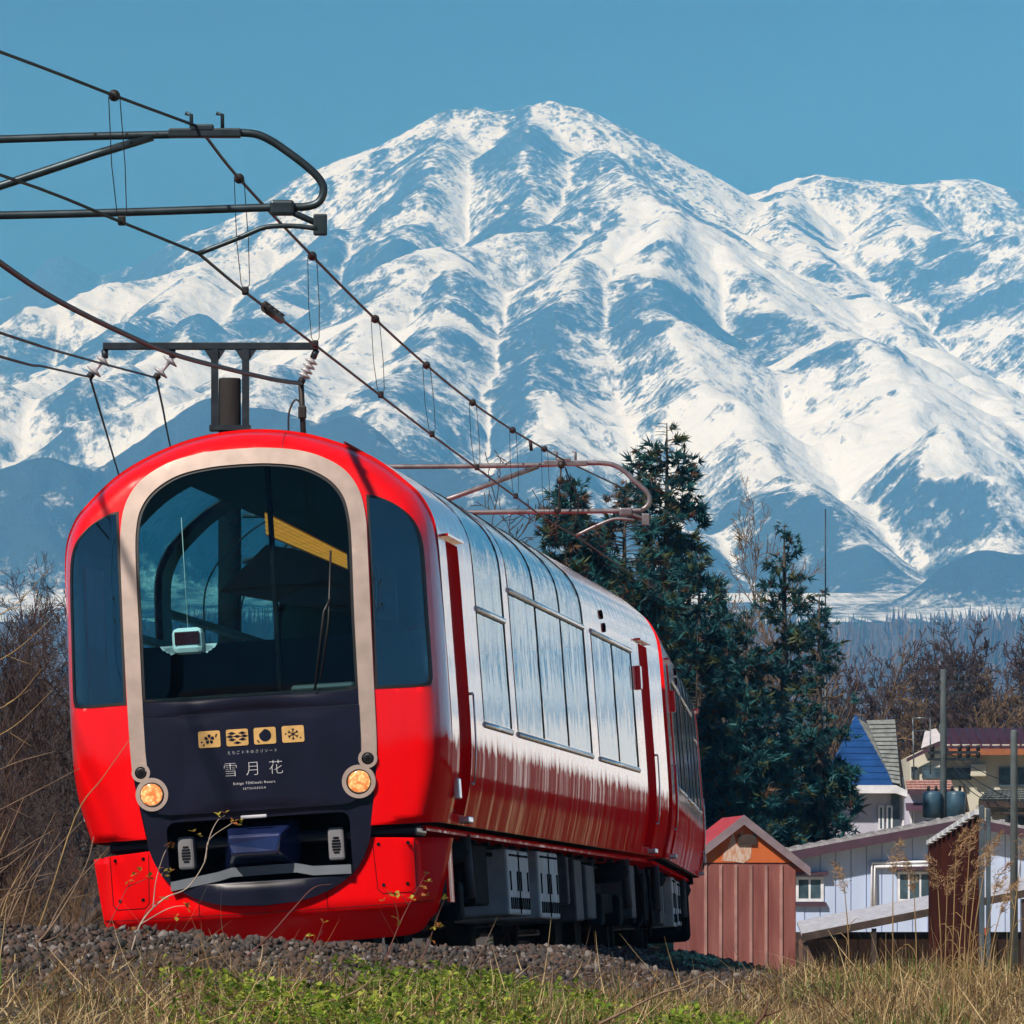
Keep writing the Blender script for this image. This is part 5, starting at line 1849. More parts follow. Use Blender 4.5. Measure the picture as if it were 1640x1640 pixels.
# ------------------------------------------------------------------ village
M_SHEDW = mat('shed_board_red', (.19, .050, .045), .85, 0, .3, 1.6, bump=.3, bscale=30, col2=(.28, .105, .09), stretch=(3, 3, .5))
M_SHEDG = mat('shed_gable_orange', (.52, .10, .018), .75, 0, .25, 2, col2=(.55, .13, .03), stretch=(3, 3, .5))
M_SHEDS = mat('shed_joint_pale', (.36, .19, .17), .8, 0, .3, 3)
M_SHEDR = mat('shed_roof_red', (.40, .035, .04), .5, 0, .2, 4)
M_EAVE = mat('eave_mauve', (.22, .17, .20), .7)
M_BLUEW = mat('siding_pale_blue', (.44, .54, .77), .6, 0, .10, 1.5, stretch=(1, 1, .3))
M_FASC = mat('fascia_maroon', (.055, .025, .045), .6)
M_TIN = mat('tin_roof_grey', (.34, .34, .37), .55, .2, .25, 7, bump=.4, bscale=30)
M_WHITE = mat('trim_white', (.70, .72, .78), .5)
M_PANE = mat('house_pane', (.05, .085, .11), .12, 0, .6, 2.5, spec=.4)
M_CREAM = mat('wall_cream', (.56, .54, .46), .8, 0, .12, 1)
M_MAROON = mat('roof_maroon', (.045, .010, .018), .5, 0, .2, 3)
M_BLUER = mat('roof_blue', (.010, .055, .20), .4, 0, .25, 2, bump=.2, bscale=12)
M_SHING = mat('shingle_grey', (.20, .22, .22), .85, 0, .3, 6)
M_PINK = mat('tile_pink', (.42, .24, .21), .75, 0, .25, 6)
M_LILAC = mat('wall_lilac', (.46, .46, .58), .75, 0, .1, 1.5)
M_RUST = mat('rusty_sheet', (.026, .008, .006), .9, 0, .4, 1.3, col2=(.075, .017, .009), stretch=(3, 3, .6), bump=.3, spec=.05)
M_ORANGE = mat('rail_orange', (.42, .09, .03), .7)
M_DARKW = mat('dark_timber', (.045, .03, .025), .9, 0, .4, 4)
M_POSTB = mat('post_blue_grey', (.06, .09, .12), .6, .2, .3, 5)
M_BROWN = mat('wall_brown', (.13, .075, .055), .85, 0, .3, 2, bump=.3)


class House:
    """A building frame: pixel rows and columns on the plane at depth D turn into local metres; y runs away from the camera."""
    def __init__(self, name, label, cat, px, D, group=None, rz=0.0, z=None):
        self.D, self.s = D, F_PX / D
        p = wp(px, HOR, D)
        self.px = px
        self.z0 = (gz(p.x, D) if z is None else z)
        self.root = empty(name, (p.x, D, self.z0), label, cat, group)
        self.root.rotation_euler.z = rz
        self.c = math.cos(rz)

    def L(self, px, py, y=0.0):
        return Vector(((px - self.px) / self.s / self.c, y, CAM_Z + (HOR - py) / self.s - self.z0))

    def window(self, x0, x1, y0, y1, frame=M_WHITE, t=.05, mull=1, sill=None, y=0.0, head=None):
        a, b = self.L(x0, y1), self.L(x1, y0)
        w, h = b.x - a.x, b.z - a.z
        c = (a + b) / 2
        mb = MB()
        for s in (-1, 1):
            mb.box((c.x + s * (w / 2 - t / 2), y - .03, c.z), (t, .08, h))
            mb.box((c.x, y - .03, c.z + s * (h / 2 - t / 2)), (w - 2 * t, .08, t))
        for k in range(mull):
            mb.box((a.x + w * (k + 1) / (mull + 1), y - .025, c.z), (t * .7, .07, h - 2 * t))
        f = mb.build('window', frame, self.root)
        for k in range(mull + 1):
            x0_, x1_ = a.x + w * k / (mull + 1), a.x + w * (k + 1) / (mull + 1)
            MB().box(((x0_ + x1_) / 2, y - .045, c.z), (x1_ - x0_ - t * .8, .02, h - 2 * t + .01)).build('pane', M_PANE, f)
        if sill: MB().box((c.x, y - .06, a.z - .06), (w + .12, .16, .09)).build('sill', sill, f)
        if head: MB().box((c.x, y - .10, b.z + .07), (w + .22, .24, .08)).build('window_hood', head, f)

    def boards(self, poly_top, xs, z0, material, y=0.0, gap=.012, th=.025, name='board'):
        """Vertical boards between the columns xs (local x); poly_top(x) gives the top."""
        me = {}
        for a, b in zip(xs, xs[1:]):
            jit = random.uniform(0, .006)
            MB().prism([(a + gap / 2, y - th - jit, z0), (b - gap / 2, y - th - jit, z0), (b - gap / 2, y - th - jit, poly_top(b - gap / 2)), (a + gap / 2, y - th - jit, poly_top(a + gap / 2))], (0, th, 0)).build(name, material, self.root)


def slab(root, name, pts, vec, material):
    return MB().prism(pts, vec).build(name, material, root)


# --- red shed
h = House('red_shed', 'weathered red wooden shed with an orange gable next to the rear car', 'shed', 1190, 140, rz=math.radians(7))
L = h.L
e0, e1 = L(1105, 1384), L(1275, 1384)
ap = L(1190, 1316)
dep = 2.2
MB().prism([(e0.x, 0, 0), (e1.x, 0, 0), (e1.x, 0, e1.z), (ap.x, 0, ap.z - .06), (e0.x, 0, e0.z)], (0, dep, 0)).build('wall', M_SHEDW, h.root)
xs = np.linspace(e0.x, e1.x, 8)
h.boards(lambda x: e1.z, xs, -.05, M_SHEDW, gap=.02)
for x in xs[1:-1]:
    MB().box((x, -.03, e1.z / 2), (.055, .045, e1.z - .02)).build('cover_strip', M_SHEDS if random.random() < .7 else M_SHEDW, h.root)
slab(h.root, 'gable', [(e0.x, -.03, e0.z + .03), (e1.x, -.03, e1.z + .03), (ap.x, -.03, ap.z - .05)], (0, .025, 0), M_SHEDG)
pts = [(-.42, e0.z + .06), (-.38, e0.z + .22), (-.30, e0.z + .30), (-.2, e0.z + .62), (-.12, e0.z + .34), (-.02, e0.z + .66), (.03, e0.z + .40), (.16, e0.z + .42), (.15, e0.z + .12), (.0, e0.z + .02), (-.2, e0.z + .05)]
slab(h.root, 'peeled_patch', [(a, -.036, b) for a, b in pts], (0, .005, 0), mat('peeled_white', (.62, .55, .50), .8, 0, .3, 8, col2=(.48, .2, .1), stretch=(6, 6, 1)))
MB().box((L(1196, 1345).x, -.045, L(1196, 1345).z), (.36, .05, .2)).build('vent', M_DARKW, h.root)
for s in (-1, 1):
    e = L(1190 + s * 107, 1398)
    n = Vector((0, dep + .6, 0))
    a, b = Vector((ap.x, -.12, ap.z + .03)), Vector((e.x, -.12, e.z + .02))
    slab(h.root, 'roof', [a, b, b + Vector((0, 0, .07)), a + Vector((0, 0, .09))], n, M_SHEDR)
    slab(h.root, 'verge_board', [a + Vector((0, -.03, -.09)), b + Vector((0, -.03, -.09)), b + Vector((0, -.03, .08)), a + Vector((0, -.03, .10))], (0, .03, 0), M_EAVE)

# --- pale blue house
h = House('blue_house', 'long low pale blue boarded house with a shallow tin roof right of the red shed', 'house', 1400, 170)
L = h.L
xl, xr = L(1264, 0).x, L(1800, 0).x
rid = L(1552, 1312)
def roof_z(x):
    a, b = L(1262, 1366), rid
    if x < b.x: return a.z + (x - a.x) / (b.x - a.x) * (b.z - a.z)
    return b.z - (x - b.x) * .20
MB().prism([(xl, 0, 0), (xr, 0, 0), (xr, 0, roof_z(xr) - .12), (rid.x, 0, rid.z - .12), (xl, 0, roof_z(xl) - .12)], (0, 7, 0)).build('wall', M_BLUEW, h.root)
h.boards(lambda x: roof_z(x) - .12, np.arange(xl, xr, .36), .0, M_BLUEW, gap=.022, th=.03)
for a, b in ((xl - .25, rid.x), (rid.x, xr + .3)):
    za, zb = roof_z(a), roof_z(b)
    slab(h.root, 'roof', [(a, -.45, za), (b, -.45, zb), (b, -.45, zb + .09), (a, -.45, za + .09)], (0, 7.8, 0), M_TIN)
    slab(h.root, 'fascia', [(a, -.48, za - .19), (b, -.48, zb - .19), (b, -.48, zb + .02), (a, -.48, za + .02)], (0, .03, 0), M_FASC)
    n = max(2, int(abs(b - a) / .28))
    for k in range(n):
        x = a + (b - a) * (k + .5) / n
        z = za + (zb - za) * (k + .5) / n
        MB().box((x, 3.3, z + .115), (.11, 7.46, .05)).build('roof_rib', M_TIN, h.root)
h.window(1274, 1319, 1404, 1444, t=.07, mull=1, sill=M_FASC, head=M_FASC)
h.window(1437, 1492, 1396, 1444, t=.06, mull=2, head=M_FASC)
mb = MB()
for d in (0, .12):
    mb.tube([L(1396 + d * 40, 1470, -.12), L(1396 + d * 40, 1382 + d * 50, -.12), L(1560, 1380 + d * 50, -.12)], .045, 7)
mb.build('conduit', M_WHITE, h.root)

# --- lean-to with grey roof
h = House('lean_to', 'open lean-to with a pale grey sloping roof in front of the pale blue house', 'shed', 1390, 152)
L = h.L
a, b = L(1284, 1500), L(1700, 1418)
slab(h.root, 'roof', [a, b, b + Vector((0, 0, .07)), a + Vector((0, 0, .07))], (0, 2.6, .26), mat('lean_to_tin', (.46, .46, .52), .5, .1, .2, 7, bump=.4, bscale=30))
slab(h.root, 'roof_edge', [a + Vector((0, -.02, -.10)), b + Vector((0, -.02, -.10)), b + Vector((0, -.02, .06)), a + Vector((0, -.02, .06))], (0, .02, 0), M_DARKW)
zb = L(0, 1500).z
for x in np.arange(L(1284, 0).x, L(1700, 0).x, .42):
    MB().box((x + .2, 1.6, .52), (.40, .03, 1.05)).build('board', M_BROWN, h.root)
MB().box((L(1500, 0).x, 2.3, .6), (6.2, .06, 1.2)).build('back_wall', M_DARKW, h.root)
for px in (1290, 1400, 1520, 1640):
    q = L(px, 1502 - (px - 1284) * .197)
    MB().box((q.x, .1, q.z / 2 - .1), (.10, .10, q.z)).build('post', M_DARKW, h.root)
MB().box((L(1330, 0).x, .9, .25), (.9, .5, .6), bev=.03).build('crate_box', M_BROWN, h.root)

# --- rusty fence running towards the camera
pa, pb = wp(1487, 1352, 130), wp(1567, 1300, 100)
zf = .5 * (gz(pa.x, 130) + gz(pb.x, 100))
fence = empty('rusty_fence', (pa.x, pa.y, zf), 'rust brown corrugated sheet fence with a white dashed top trim', 'fence')
ln = Vector((pb.x - pa.x, pb.y - pa.y, 0))
dr = ln.normalized(); nm_ = Vector((-dr.y, dr.x, 0))
H = pa.z - zf
N = 10
R3 = Matrix((dr, nm_, Vector((0, 0, 1)))).transposed()
for k in range(N):
    t0, t1 = k / N, (k + 1) / N
    mb = MB()
    P = []
    m = 6
    for j in range(m + 1):
        t = ln.length * (t0 + (t1 - t0) * j / m)
        P.append((t, .05 if j % 2 else .0))
    V = [R3 @ Vector((t, o, -.2)) for t, o in P] + [R3 @ Vector((t, o, H - .02)) for t, o in P]
    mb.add(V, [(j, j + 1, m + 2 + j, m + 1 + j) for j in range(m)])
    mb.build('sheet', M_RUST, fence)
    mid = R3 @ Vector((ln.length * (t0 + t1) / 2, 0, H + .02))
    MB().box(mid, (ln.length / N * .78, .09, .075), R3).build('trim_cap', M_WHITE, fence)
    MB().box(R3 @ Vector((ln.length * (t0 + t1) / 2, .10, H * .40)), (ln.length / N * .97, .06, .10), R3).build('low_rail', M_ORANGE, fence)
    MB().box(R3 @ Vector((ln.length * (t0 + t1) / 2, .16, H * .40)), (ln.length / N * .97, .02, .05), R3).build('low_rail', M_ORANGE, fence)
p = wp(1577, 1290, 99)
post = empty('steel_post', (p.x, 99, gz(p.x, 99)), 'blue grey steel post standing at the near end of the rusty fence', 'post')
hh = p.z - post.location.z
MB().box((-.04, 0, hh / 2 - .1), (.07, .14, hh + .2), bev=.01).build('flange', M_POSTB, post)
MB().box((.05, .0, hh / 2 - .12), (.06, .10, hh + .16), bev=.01).build('web', M_POSTB, post)

# --- house with blue pyramid roof
h = House('blue_roofed_house', 'white house with a steep blue pointed roof and a grey shingled roof beside it', 'house', 1375, 200)
L = h.L
a, b = L(1322, 1258), L(1432, 1258)
ap = L(1376, 1142); ap.y = 2.0
cx = (a.x + b.x) / 2
w = b.x - a.x
base = [Vector((a.x, -.25, a.z)), Vector((b.x, -.25, b.z)), Vector((b.x + .1, 4.2, b.z)), Vector((a.x, 4.2, a.z))]
wl_, wr = L(1330, 0).x, L(1448, 0).x
MB().box(((wl_ + wr) / 2, 2.2, a.z / 2), (wr - wl_, 4.0, a.z)).build('wall', M_LILAC, h.root)
for i in range(4):
    p0, p1 = base[i], base[(i + 1) % 4]
    n = 11
    for k in range(n):
        t0, t1 = k / n, (k + 1) / n
        out = ((p0 + p1) / 2 - Vector((cx, 2.0, a.z))).normalized() * .025
        q = [p0.lerp(ap, t0) + out, p1.lerp(ap, t0) + out, p1.lerp(ap, t1), p0.lerp(ap, t1)]
        MB().add([v for v in q] + [v - out * 2.2 for v in q], [(0, 1, 2, 3), (7, 6, 5, 4), (0, 4, 5, 1), (3, 2, 6, 7), (1, 5, 6, 2), (0, 3, 7, 4)]).build('roof_course', M_BLUER, h.root)
MB().prism([(a.x - .15, -.4, a.z - .22), (L(1434, 0).x, -.4, a.z - .22), (L(1452, 0).x, -.4, L(0, 1268).z - .16), (L(1452, 0).x, -.4, L(0, 1268).z + .02), (L(1434, 0).x, -.4, a.z), (a.x - .15, -.4, a.z)], (0, 4.8, 0)).build('eave', M_WHITE, h.root)
A, B, Cc, Dd_ = L(1390, 1152, .9), L(1437, 1150, 1.2), L(1441, 1256, -.35), L(1428, 1253, -.35)
A2 = L(1386, 1158, .9)
n = 15
for k in range(n):
    t0, t1 = k / n, (k + 1) / n
    q = [A.lerp(Dd_, t0), B.lerp(Cc, t0), B.lerp(Cc, t1) + Vector((0, -.05, 0)), A.lerp(Dd_, t1) + Vector((0, -.05, 0))]
    MB().add(q + [v + Vector((0, .12, -.02)) for v in q], [(3, 2, 1, 0), (4, 5, 6, 7), (0, 1, 5, 4), (2, 3, 7, 6), (1, 2, 6, 5), (3, 0, 4, 7)]).build('shingle_course', M_SHING, h.root)
MB().add([L(1437, 1150, 1.2), L(1441, 1256, -.3), L(1452, 1268, .4), L(1440, 1160, 2.6)], [(0, 1, 2, 3)]).build('roof_side', M_BROWN, h.root)
slab(h.root, 'gable_end', [L(1376, 1143, 2.6), L(1398, 1155, 2.6), L(1437, 1152, 2.6), L(1437, 1258, 2.6), L(1376, 1258, 2.6)], (0, 1.5, 0), M_SHING)
for x0, x1 in ((1407, 1416), (1420, 1430)): h.window(x0, x1, 1290, 1330, t=.05, mull=0, y=.18)
MB().box((L(1435, 0).x, .16, L(0, 1300).z), (.22, .06, 1.8)).build('dark_door', M_POSTB, h.root)
for px in (1440, 1447): MB().box((L(px, 0).x, .17, L(0, 1300).z), (.05, .05, 1.9)).build('corner_board', M_WHITE, h.root)

# --- cream house with maroon roof
h = House('cream_house', 'cream two storey house with a dark maroon roof behind the tall utility pole', 'house', 1550, 230)
L = h.L
MB().prism([L(1508, 1330), L(1760, 1330), L(1760, 1192), L(1508, 1192)], (0, 8, 0)).build('wall', M_CREAM, h.root)
MB().prism([L(1455, 1330, -.8), L(1509, 1330, -.8), L(1509, 1188, -.8), L(1470, 1204, -.8), L(1455, 1212, -.8)], (0, 7, 0)).build('side_wing', M_CREAM, h.root)
q = [L(1514, 1200, -.7), L(1770, 1200, -.7), L(1770, 1160, 4), L(1520, 1160, 4)]
MB().add(q + [v + Vector((0, 0, -.16)) for v in q], [(0, 1, 2, 3), (7, 6, 5, 4), (0, 4, 5, 1), (1, 5, 6, 2), (2, 6, 7, 3), (3, 7, 4, 0)]).build('roof', M_MAROON, h.root)
for k in range(16):
    t = (k + .5) / 16
    p, r = q[0].lerp(q[1], t), q[3].lerp(q[2], t)
    MB().tube([p + Vector((0, 0, .02)), r + Vector((0, 0, .02))], .04, 5).build('roof_seam', M_MAROON, h.root)
MB().box(((q[0].x + q[1].x) / 2, -.72, q[0].z - .10), (q[1].x - q[0].x, .06, .20)).build('fascia', mat('fascia_orange', (.30, .10, .04), .7), h.root)
w0 = [L(1450, 1214, -1.2), L(1510, 1182, -1.2), L(1510, 1172, 3.5), L(1478, 1196, 3.5)]
MB().add([L(1472, 1200, -1.1), L(1508, 1186, -1.1), L(1508, 1162, 3.0), L(1490, 1166, 3.0)], [(0, 1, 2, 3)]).build('wing_roof', mat('wing_roof_pale', (.55, .52, .55), .6), h.root)
slab(h.root, 'verge_board', [L(1449, 1216, -1.15), L(1510, 1186, -1.15), L(1510, 1192, -1.15), L(1449, 1222, -1.15)], (0, .08, 0), M_FASC)
h.window(1474, 1509, 1230, 1248, M_POSTB, t=.05, mull=1, y=-.85)
h.window(1513, 1556, 1230, 1249, M_POSTB, t=.05, mull=2)
h.window(1457, 1466, 1229, 1248, M_POSTB, t=.05, mull=0, y=-.85)
h.window(1600, 1660, 1229, 1260, M_POSTB, t=.06, mull=1)
MB().box(L(1566, 1234, -.2), (.5, .35, .4), bev=.03).build('air_conditioner', M_CREAM, h.root)

# --- pink tiled house
h = House('pink_roofed_house', 'small white house with a pinkish tiled roof between the blue roof and the utility pole', 'house', 1490, 214)
L = h.L
MB().prism([L(1450, 1340), L(1532, 1340), L(1532, 1264), L(1450, 1264)], (0, 4, 0)).build('wall', M_LILAC, h.root)
A, B, Cc, Dd_ = L(1453, 1248, 1.0), L(1526, 1248, 1.0), L(1528, 1266, -.4), L(1452, 1266, -.4)
n, m = 4, 10
for k in range(n):
    for j in range(m):
        def P(s, t): return A.lerp(B, s).lerp(Dd_.lerp(Cc, s), t)
        q = [P(j / m + .004, k / n), P((j + 1) / m - .004, k / n), P((j + 1) / m - .004, (k + 1) / n) + Vector((0, -.03, .03)), P(j / m + .004, (k + 1) / n) + Vector((0, -.03, .03))]
        MB().add(q + [v + Vector((0, .05, -.07)) for v in q], [(3, 2, 1, 0), (4, 5, 6, 7), (0, 1, 5, 4), (2, 3, 7, 6), (1, 2, 6, 5), (3, 0, 4, 7)]).build('tile', M_PINK, h.root)
slab(h.root, 'gutter', [L(1452, 1272, -.45), L(1528, 1272, -.45), L(1528, 1266, -.45), L(1452, 1266, -.45)], (0, .06, 0), M_FASC)
slab(h.root, 'awning', [L(1450, 1299, -.5), L(1490, 1299, -.5), L(1489, 1287, -.1), L(1450, 1287, -.1)], (0, .1, .02), M_FASC)
MB().prism([L(1527, 1262, -.2), L(1546, 1262, -.2), L(1538, 1290, -.2), L(1527, 1300, -.2)], (0, 2.5, 0)).build('porch_gable', M_CREAM, h.root)
slab(h.root, 'porch_roof', [L(1544, 1256, -.3), L(1552, 1300, -.3), L(1549, 1300, -.3), L(1541, 1260, -.3)], (0, 2.8, 0), M_DARKW)
for px in (1459, 1463, 1486): MB().box(L(px, 1312, -.03), (.05, .05, .75)).build('downpipe', M_WHITE, h.root)

# --- dark roofed house at the right edge
h = House('dark_roofed_house', 'cream house with a dark tiled roof at the right edge of the photo', 'house', 1620, 182)
L = h.L
MB().prism([L(1583, 1380), L(1800, 1380), L(1800, 1284), L(1583, 1284)], (0, 5, 0)).build('wall', M_CREAM, h.root)
A, B, Cc, Dd_ = L(1590, 1262, 2.2), L(1800, 1258, 2.2), L(1810, 1284, -.5), L(1565, 1282, -.5)
n, m = 5, 30
for k in range(n):
    for j in range(m):
        def P(s, t): return A.lerp(B, s).lerp(Dd_.lerp(Cc, s), t)
        q = [P(j / m + .002, k / n), P((j + 1) / m - .002, k / n), P((j + 1) / m - .002, (k + 1) / n) + Vector((0, -.03, .04)), P(j / m + .002, (k + 1) / n) + Vector((0, -.03, .04))]
        MB().add(q + [v + Vector((0, .05, -.07)) for v in q], [(3, 2, 1, 0), (4, 5, 6, 7), (0, 1, 5, 4), (2, 3, 7, 6), (1, 2, 6, 5), (3, 0, 4, 7)]).build('tile', M_SHING, h.root)
slab(h.root, 'fascia', [Dd_ + Vector((0, -.03, -.18)), Cc + Vector((0, -.03, -.18)), Cc + Vector((0, -.03, -.02)), Dd_ + Vector((0, -.03, -.02))], (0, .03, 0), M_DARKW)
MB().box(L(1700, 1303, -.3), (3.6, .5, .06)).build('ledge', M_DARKW, h.root)
h.window(1616, 1660, 1306, 1345, M_POSTB, t=.06, mull=1)

# --- poles
def utility(px, D, top, r, label, gear):
    p = wp(px, top, D)
    z0 = gz(p.x, D)
    root = empty('utility_pole', (p.x, D, z0), label, 'utility pole', 'utility poles')
    hgt = p.z - z0
    MB().lathe([(r * 1.2, -.3), (r, hgt - .05), (r * .9, hgt)], (0, 0, 0), n=14).build('shaft', mat('utility_pole_grey', (.075, .095, .105), .8, 0, .25, 3), root)
    if gear:
        s = F_PX / D
        Z = lambda py: CAM_Z + (HOR - py) / s - z0
        for py, w in ((1092, .9), (1108, .9), (1205, 1.3), (1216, 1.3)):
            e = MB().box((.25, 0, Z(py)), (w, .09, .07)).build('crossarm', M_ROOFGREY, root)
            for k in (-.3, .25, .42, .62):
                if k < w / 2 + .2: MB().lathe([(.03, 0), (.06, .03), (.05, .07), (.065, .1), (.04, .16)], (.1 + k * w, 0, Z(py) + .03), n=8).build('insulator', M_WIRE, e)
        for dx in (-.30, .32):
            t = MB().lathe([(.20, 0), (.25, .03), (.25, .62), (.22, .68), (.1, .70)], (dx, -.1, Z(1310)), n=16).build('transformer', mat('transformer_blue', (.05, .11, .17), .45, .2, .3, 4), root)
            for k in (-.1, .1): MB().lathe([(.03, 0), (.045, .05), (.03, .14)], (dx + k, -.1, Z(1310) + .7), n=7).build('bushing', M_WIRE, t)
        MB().box((0, -.1, Z(1316)), (.9, .12, .08)).build('platform', M_ROOFGREY, root)
    return root


utility(1511, 190, 1072, .085, 'tall utility pole with crossarms and two transformers in front of the cream house', True)
utility(1624, 150, 1169, .072, 'plain grey pole near the right edge in front of the cream house', False)
utility(1162 + 345, 260, 1160, .07, 'distant thin pole showing behind the tall utility pole', False)
for i, (a, b, sag) in enumerate((((1520, 1215, 190), (1760, 1290, 160), .5), ((1518, 1218, 190), (1740, 1310, 160), .6), ((1524, 1209, 190), (1800, 1270, 160), .4), ((1522, 1235, 190), (1625, 1300, 182), .2))):
    A, B = wp(*a), wp(*b)
    P = [A.lerp(B, t) - Vector((0, 0, sag * 4 * t * (1 - t))) for t in np.linspace(0, 1, 9)]
    o = MB().tube([p - A for p in P], .012, 5).build('service_wire', M_WIRE)
    o.location = A
    tag(o, ['uppermost thin wire running right from the lower crossarm of the tall utility pole', 'steepest thin wire running right from the tall utility pole', 'flattest thin wire running right from the tall utility pole', 'short thin wire from the tall utility pole to the dark tiled roof'][i], 'overhead wire', 'wires from the tall utility pole')
p = wp(1322, 815, 250)
mast = empty('aerial_mast', (p.x, 250, gz(p.x, 250)), 'thin aerial mast rising behind the rightmost conifers', 'aerial')
hh = p.z - mast.location.z
MB().tube([(0, 0, 0), (0, 0, hh * .78)], .05, 7).build('lower_tube', M_ROOFGREY, mast)
MB().tube([(0, 0, hh * .78), (0, 0, hh)], .022, 6).build('whip', M_ROOFGREY, mast)
p = wp(1462, 1150, 225)
fr = MB()
A, B, Cc, Dd_ = [wp(*q, 225) - p for q in ((1462, 1150), (1490, 1150), (1490, 1170), (1462, 1170))]
fr.tube([A, B, Cc, Dd_, A], .022, 5)
fr.tube([A, wp(1464, 1260, 225) - p], .022, 5); fr.tube([B, wp(1490, 1240, 225) - p], .022, 5)
o = fr.build('pipe_aerial', M_STEEL); o.location = p
tag(o, 'thin pipe frame aerial standing over the pink tiled roof', 'aerial')


# ------------------------------------------------------------------ reeds, twigs with buds, stems in front
M_REED = leafmat('reed_stalk', (.36, .24, .11), .15)
M_PLUME = leafmat('reed_plume', (.42, .27, .15), .4)


def reed(px, py_top, D, lean, seed, label):
    R = np.random.default_rng(seed)
    t = wp(px, py_top, D)
    bx = t.x - lean
    z0 = gz(bx, D) - .02
    root = empty('reed', (bx, D, z0), label, 'reed', 'dry reeds before the rusty fence')
    P = [Vector((lean * s ** 1.8, R.normal(0, .01), (t.z - z0) * s)) for s in np.linspace(0, 1, 8)]
    MB().tube(P, [.0045] * 5 + [.0035, .003, .002], 5, False).build('stalk', M_REED, root)
    d = (P[-1] - P[-2]).normalized()
    pts = []
    n = 150
    s = R.random(n)
    Lp = .26
    base = np.array(P[-1])[None] - np.array(d)[None] * (Lp * .55) + np.outer(s * Lp, np.array(d)) + np.outer(s ** 2 * .05, [np.sign(lean) or 1, 0, -.6])
    w = .030 * np.sin(np.pi * np.clip(s * .9 + .08, 0, 1))
    q = base + R.normal(0, 1, (n, 3)) * w[:, None] * np.array([1, 1, .5])
    dd = np.array(d)[None] * .5 + R.normal(0, .35, (n, 3)) + np.array([.35 * (np.sign(lean) or 1), 0, -.15])
    dd /= np.linalg.norm(dd, axis=1)[:, None]
    sd = np.cross(dd, R.normal(0, 1, (n, 3))); sd /= np.linalg.norm(sd, axis=1)[:, None]
    V = np.stack([q - sd * .0032, q + sd * .0032, q + dd * .05], 1).reshape(-1, 3)
    F = np.arange(n * 3).reshape(n, 3)
    link('plume', npmesh('plume', V, F), root, M_PLUME)
    for k in range(2):
        z = R.uniform(.25, .6)
        i = int(z * 7)
        a = P[i]
        s_ = R.choice([-1, 1])
        MB().tube([a, a + Vector((s_ * .02, 0, .07)), a + Vector((s_ * .06, 0, .11)), a + Vector((s_ * .10, 0, .10))], [.003, .004, .003, .001], 4, False).build('leaf', M_REED, root)


REED_AT = [(1532, 1352, 50, .03), (1555, 1333, 51, .05), (1500, 1392, 50, -.04), (1518, 1402, 52, .02), (1568, 1375, 49, .09), (1548, 1420, 53, .06), (1585, 1355, 50, .14), (1600, 1400, 52, .12), (1430, 1368, 51, .0), (1462, 1395, 52, -.03), (1640, 1345, 50, .10), (1612, 1430, 49, .15), (1350, 1400, 55, -.05)]
NTH = ['leftmost', 'second', 'third', 'fourth', 'fifth', 'sixth', 'seventh', 'eighth', 'ninth', 'tenth', 'rightmost']
TUFT = sorted([q[0] for q in REED_AT if 1480 < q[0] < 1620])
for i, (px, py, D, ln_) in enumerate(REED_AT):
    reed(px, py, D, ln_, 100 + i, (NTH[TUFT.index(px)] if px != TUFT[-1] else 'rightmost') + ' feathery reed of the tuft before the rusty fence, counted from the left' if 1480 < px < 1620 else ('lone dry reed far left of the tuft, before the pale blue wall' if px < 1400 else ('dry reed at the right edge of the photo' if px > 1620 else 'dry reed before the right window of the pale blue house' if px > 1450 else 'dry reed before the pipe frame on the pale blue wall')))


def reed_clump():
    n = 260
    px = rng.choice([1505, 1540, 1575, 1600, 1450, 1400, 1360], n, p=[.2, .26, .2, .12, .1, .07, .05]) + rng.normal(0, 16, n)
    y = rng.uniform(48, 54, n)
    x = (px - 820) / F_PX * y
    blades('reed_leaves', x, y, rng.uniform(.18, .50, n), rng.uniform(.02, .45, n), rng.uniform(.004, .008, n), STRAW[:2] + [M_REED], [.35, .25, .4], .4, droop=.5, segs=5)['kind'] = 'stuff'


reed_clump()

M_STEM = mat('stem_grey_brown', (.20, .13, .085), .8, 0, .3, 10)
M_STEMR = mat('stem_red_brown', (.16, .05, .04), .75, 0, .3, 10)
M_BUD = [leafmat('bud_yellow', (.42, .33, .05), .4), leafmat('bud_rust', (.36, .13, .04), .3)]


def twig(label, D, main, sides, buds, r=.007, material=None, name='budding_twig', group='budding twigs in front of the train'):
    root = empty(name, wp(*main[0], D), label, 'twig', group)
    P = catmull([wp(a, b, D + .02 * i) - root.location for i, (a, b) in enumerate(main)], 5)
    MB().tube(P, [r * (1 - .75 * i / len(P)) for i in range(len(P))], 6, False).build('stem', material or M_STEM, root)
    for s in sides:
        Q = catmull([wp(a, b, D + .03) - root.location for a, b in s], 5)
        MB().tube(Q, [r * .55 * (1 - .7 * i / len(Q)) for i in range(len(Q))], 5, False).build('side_stem', material or M_STEM, root)
    if buds:
        C = np.array([wp(a, b, D + .01) - root.location for a, b in buds])
        leaves('young_leaves', C, np.full(len(C), .036), M_BUD, [.7, .3], root, 3, .6)


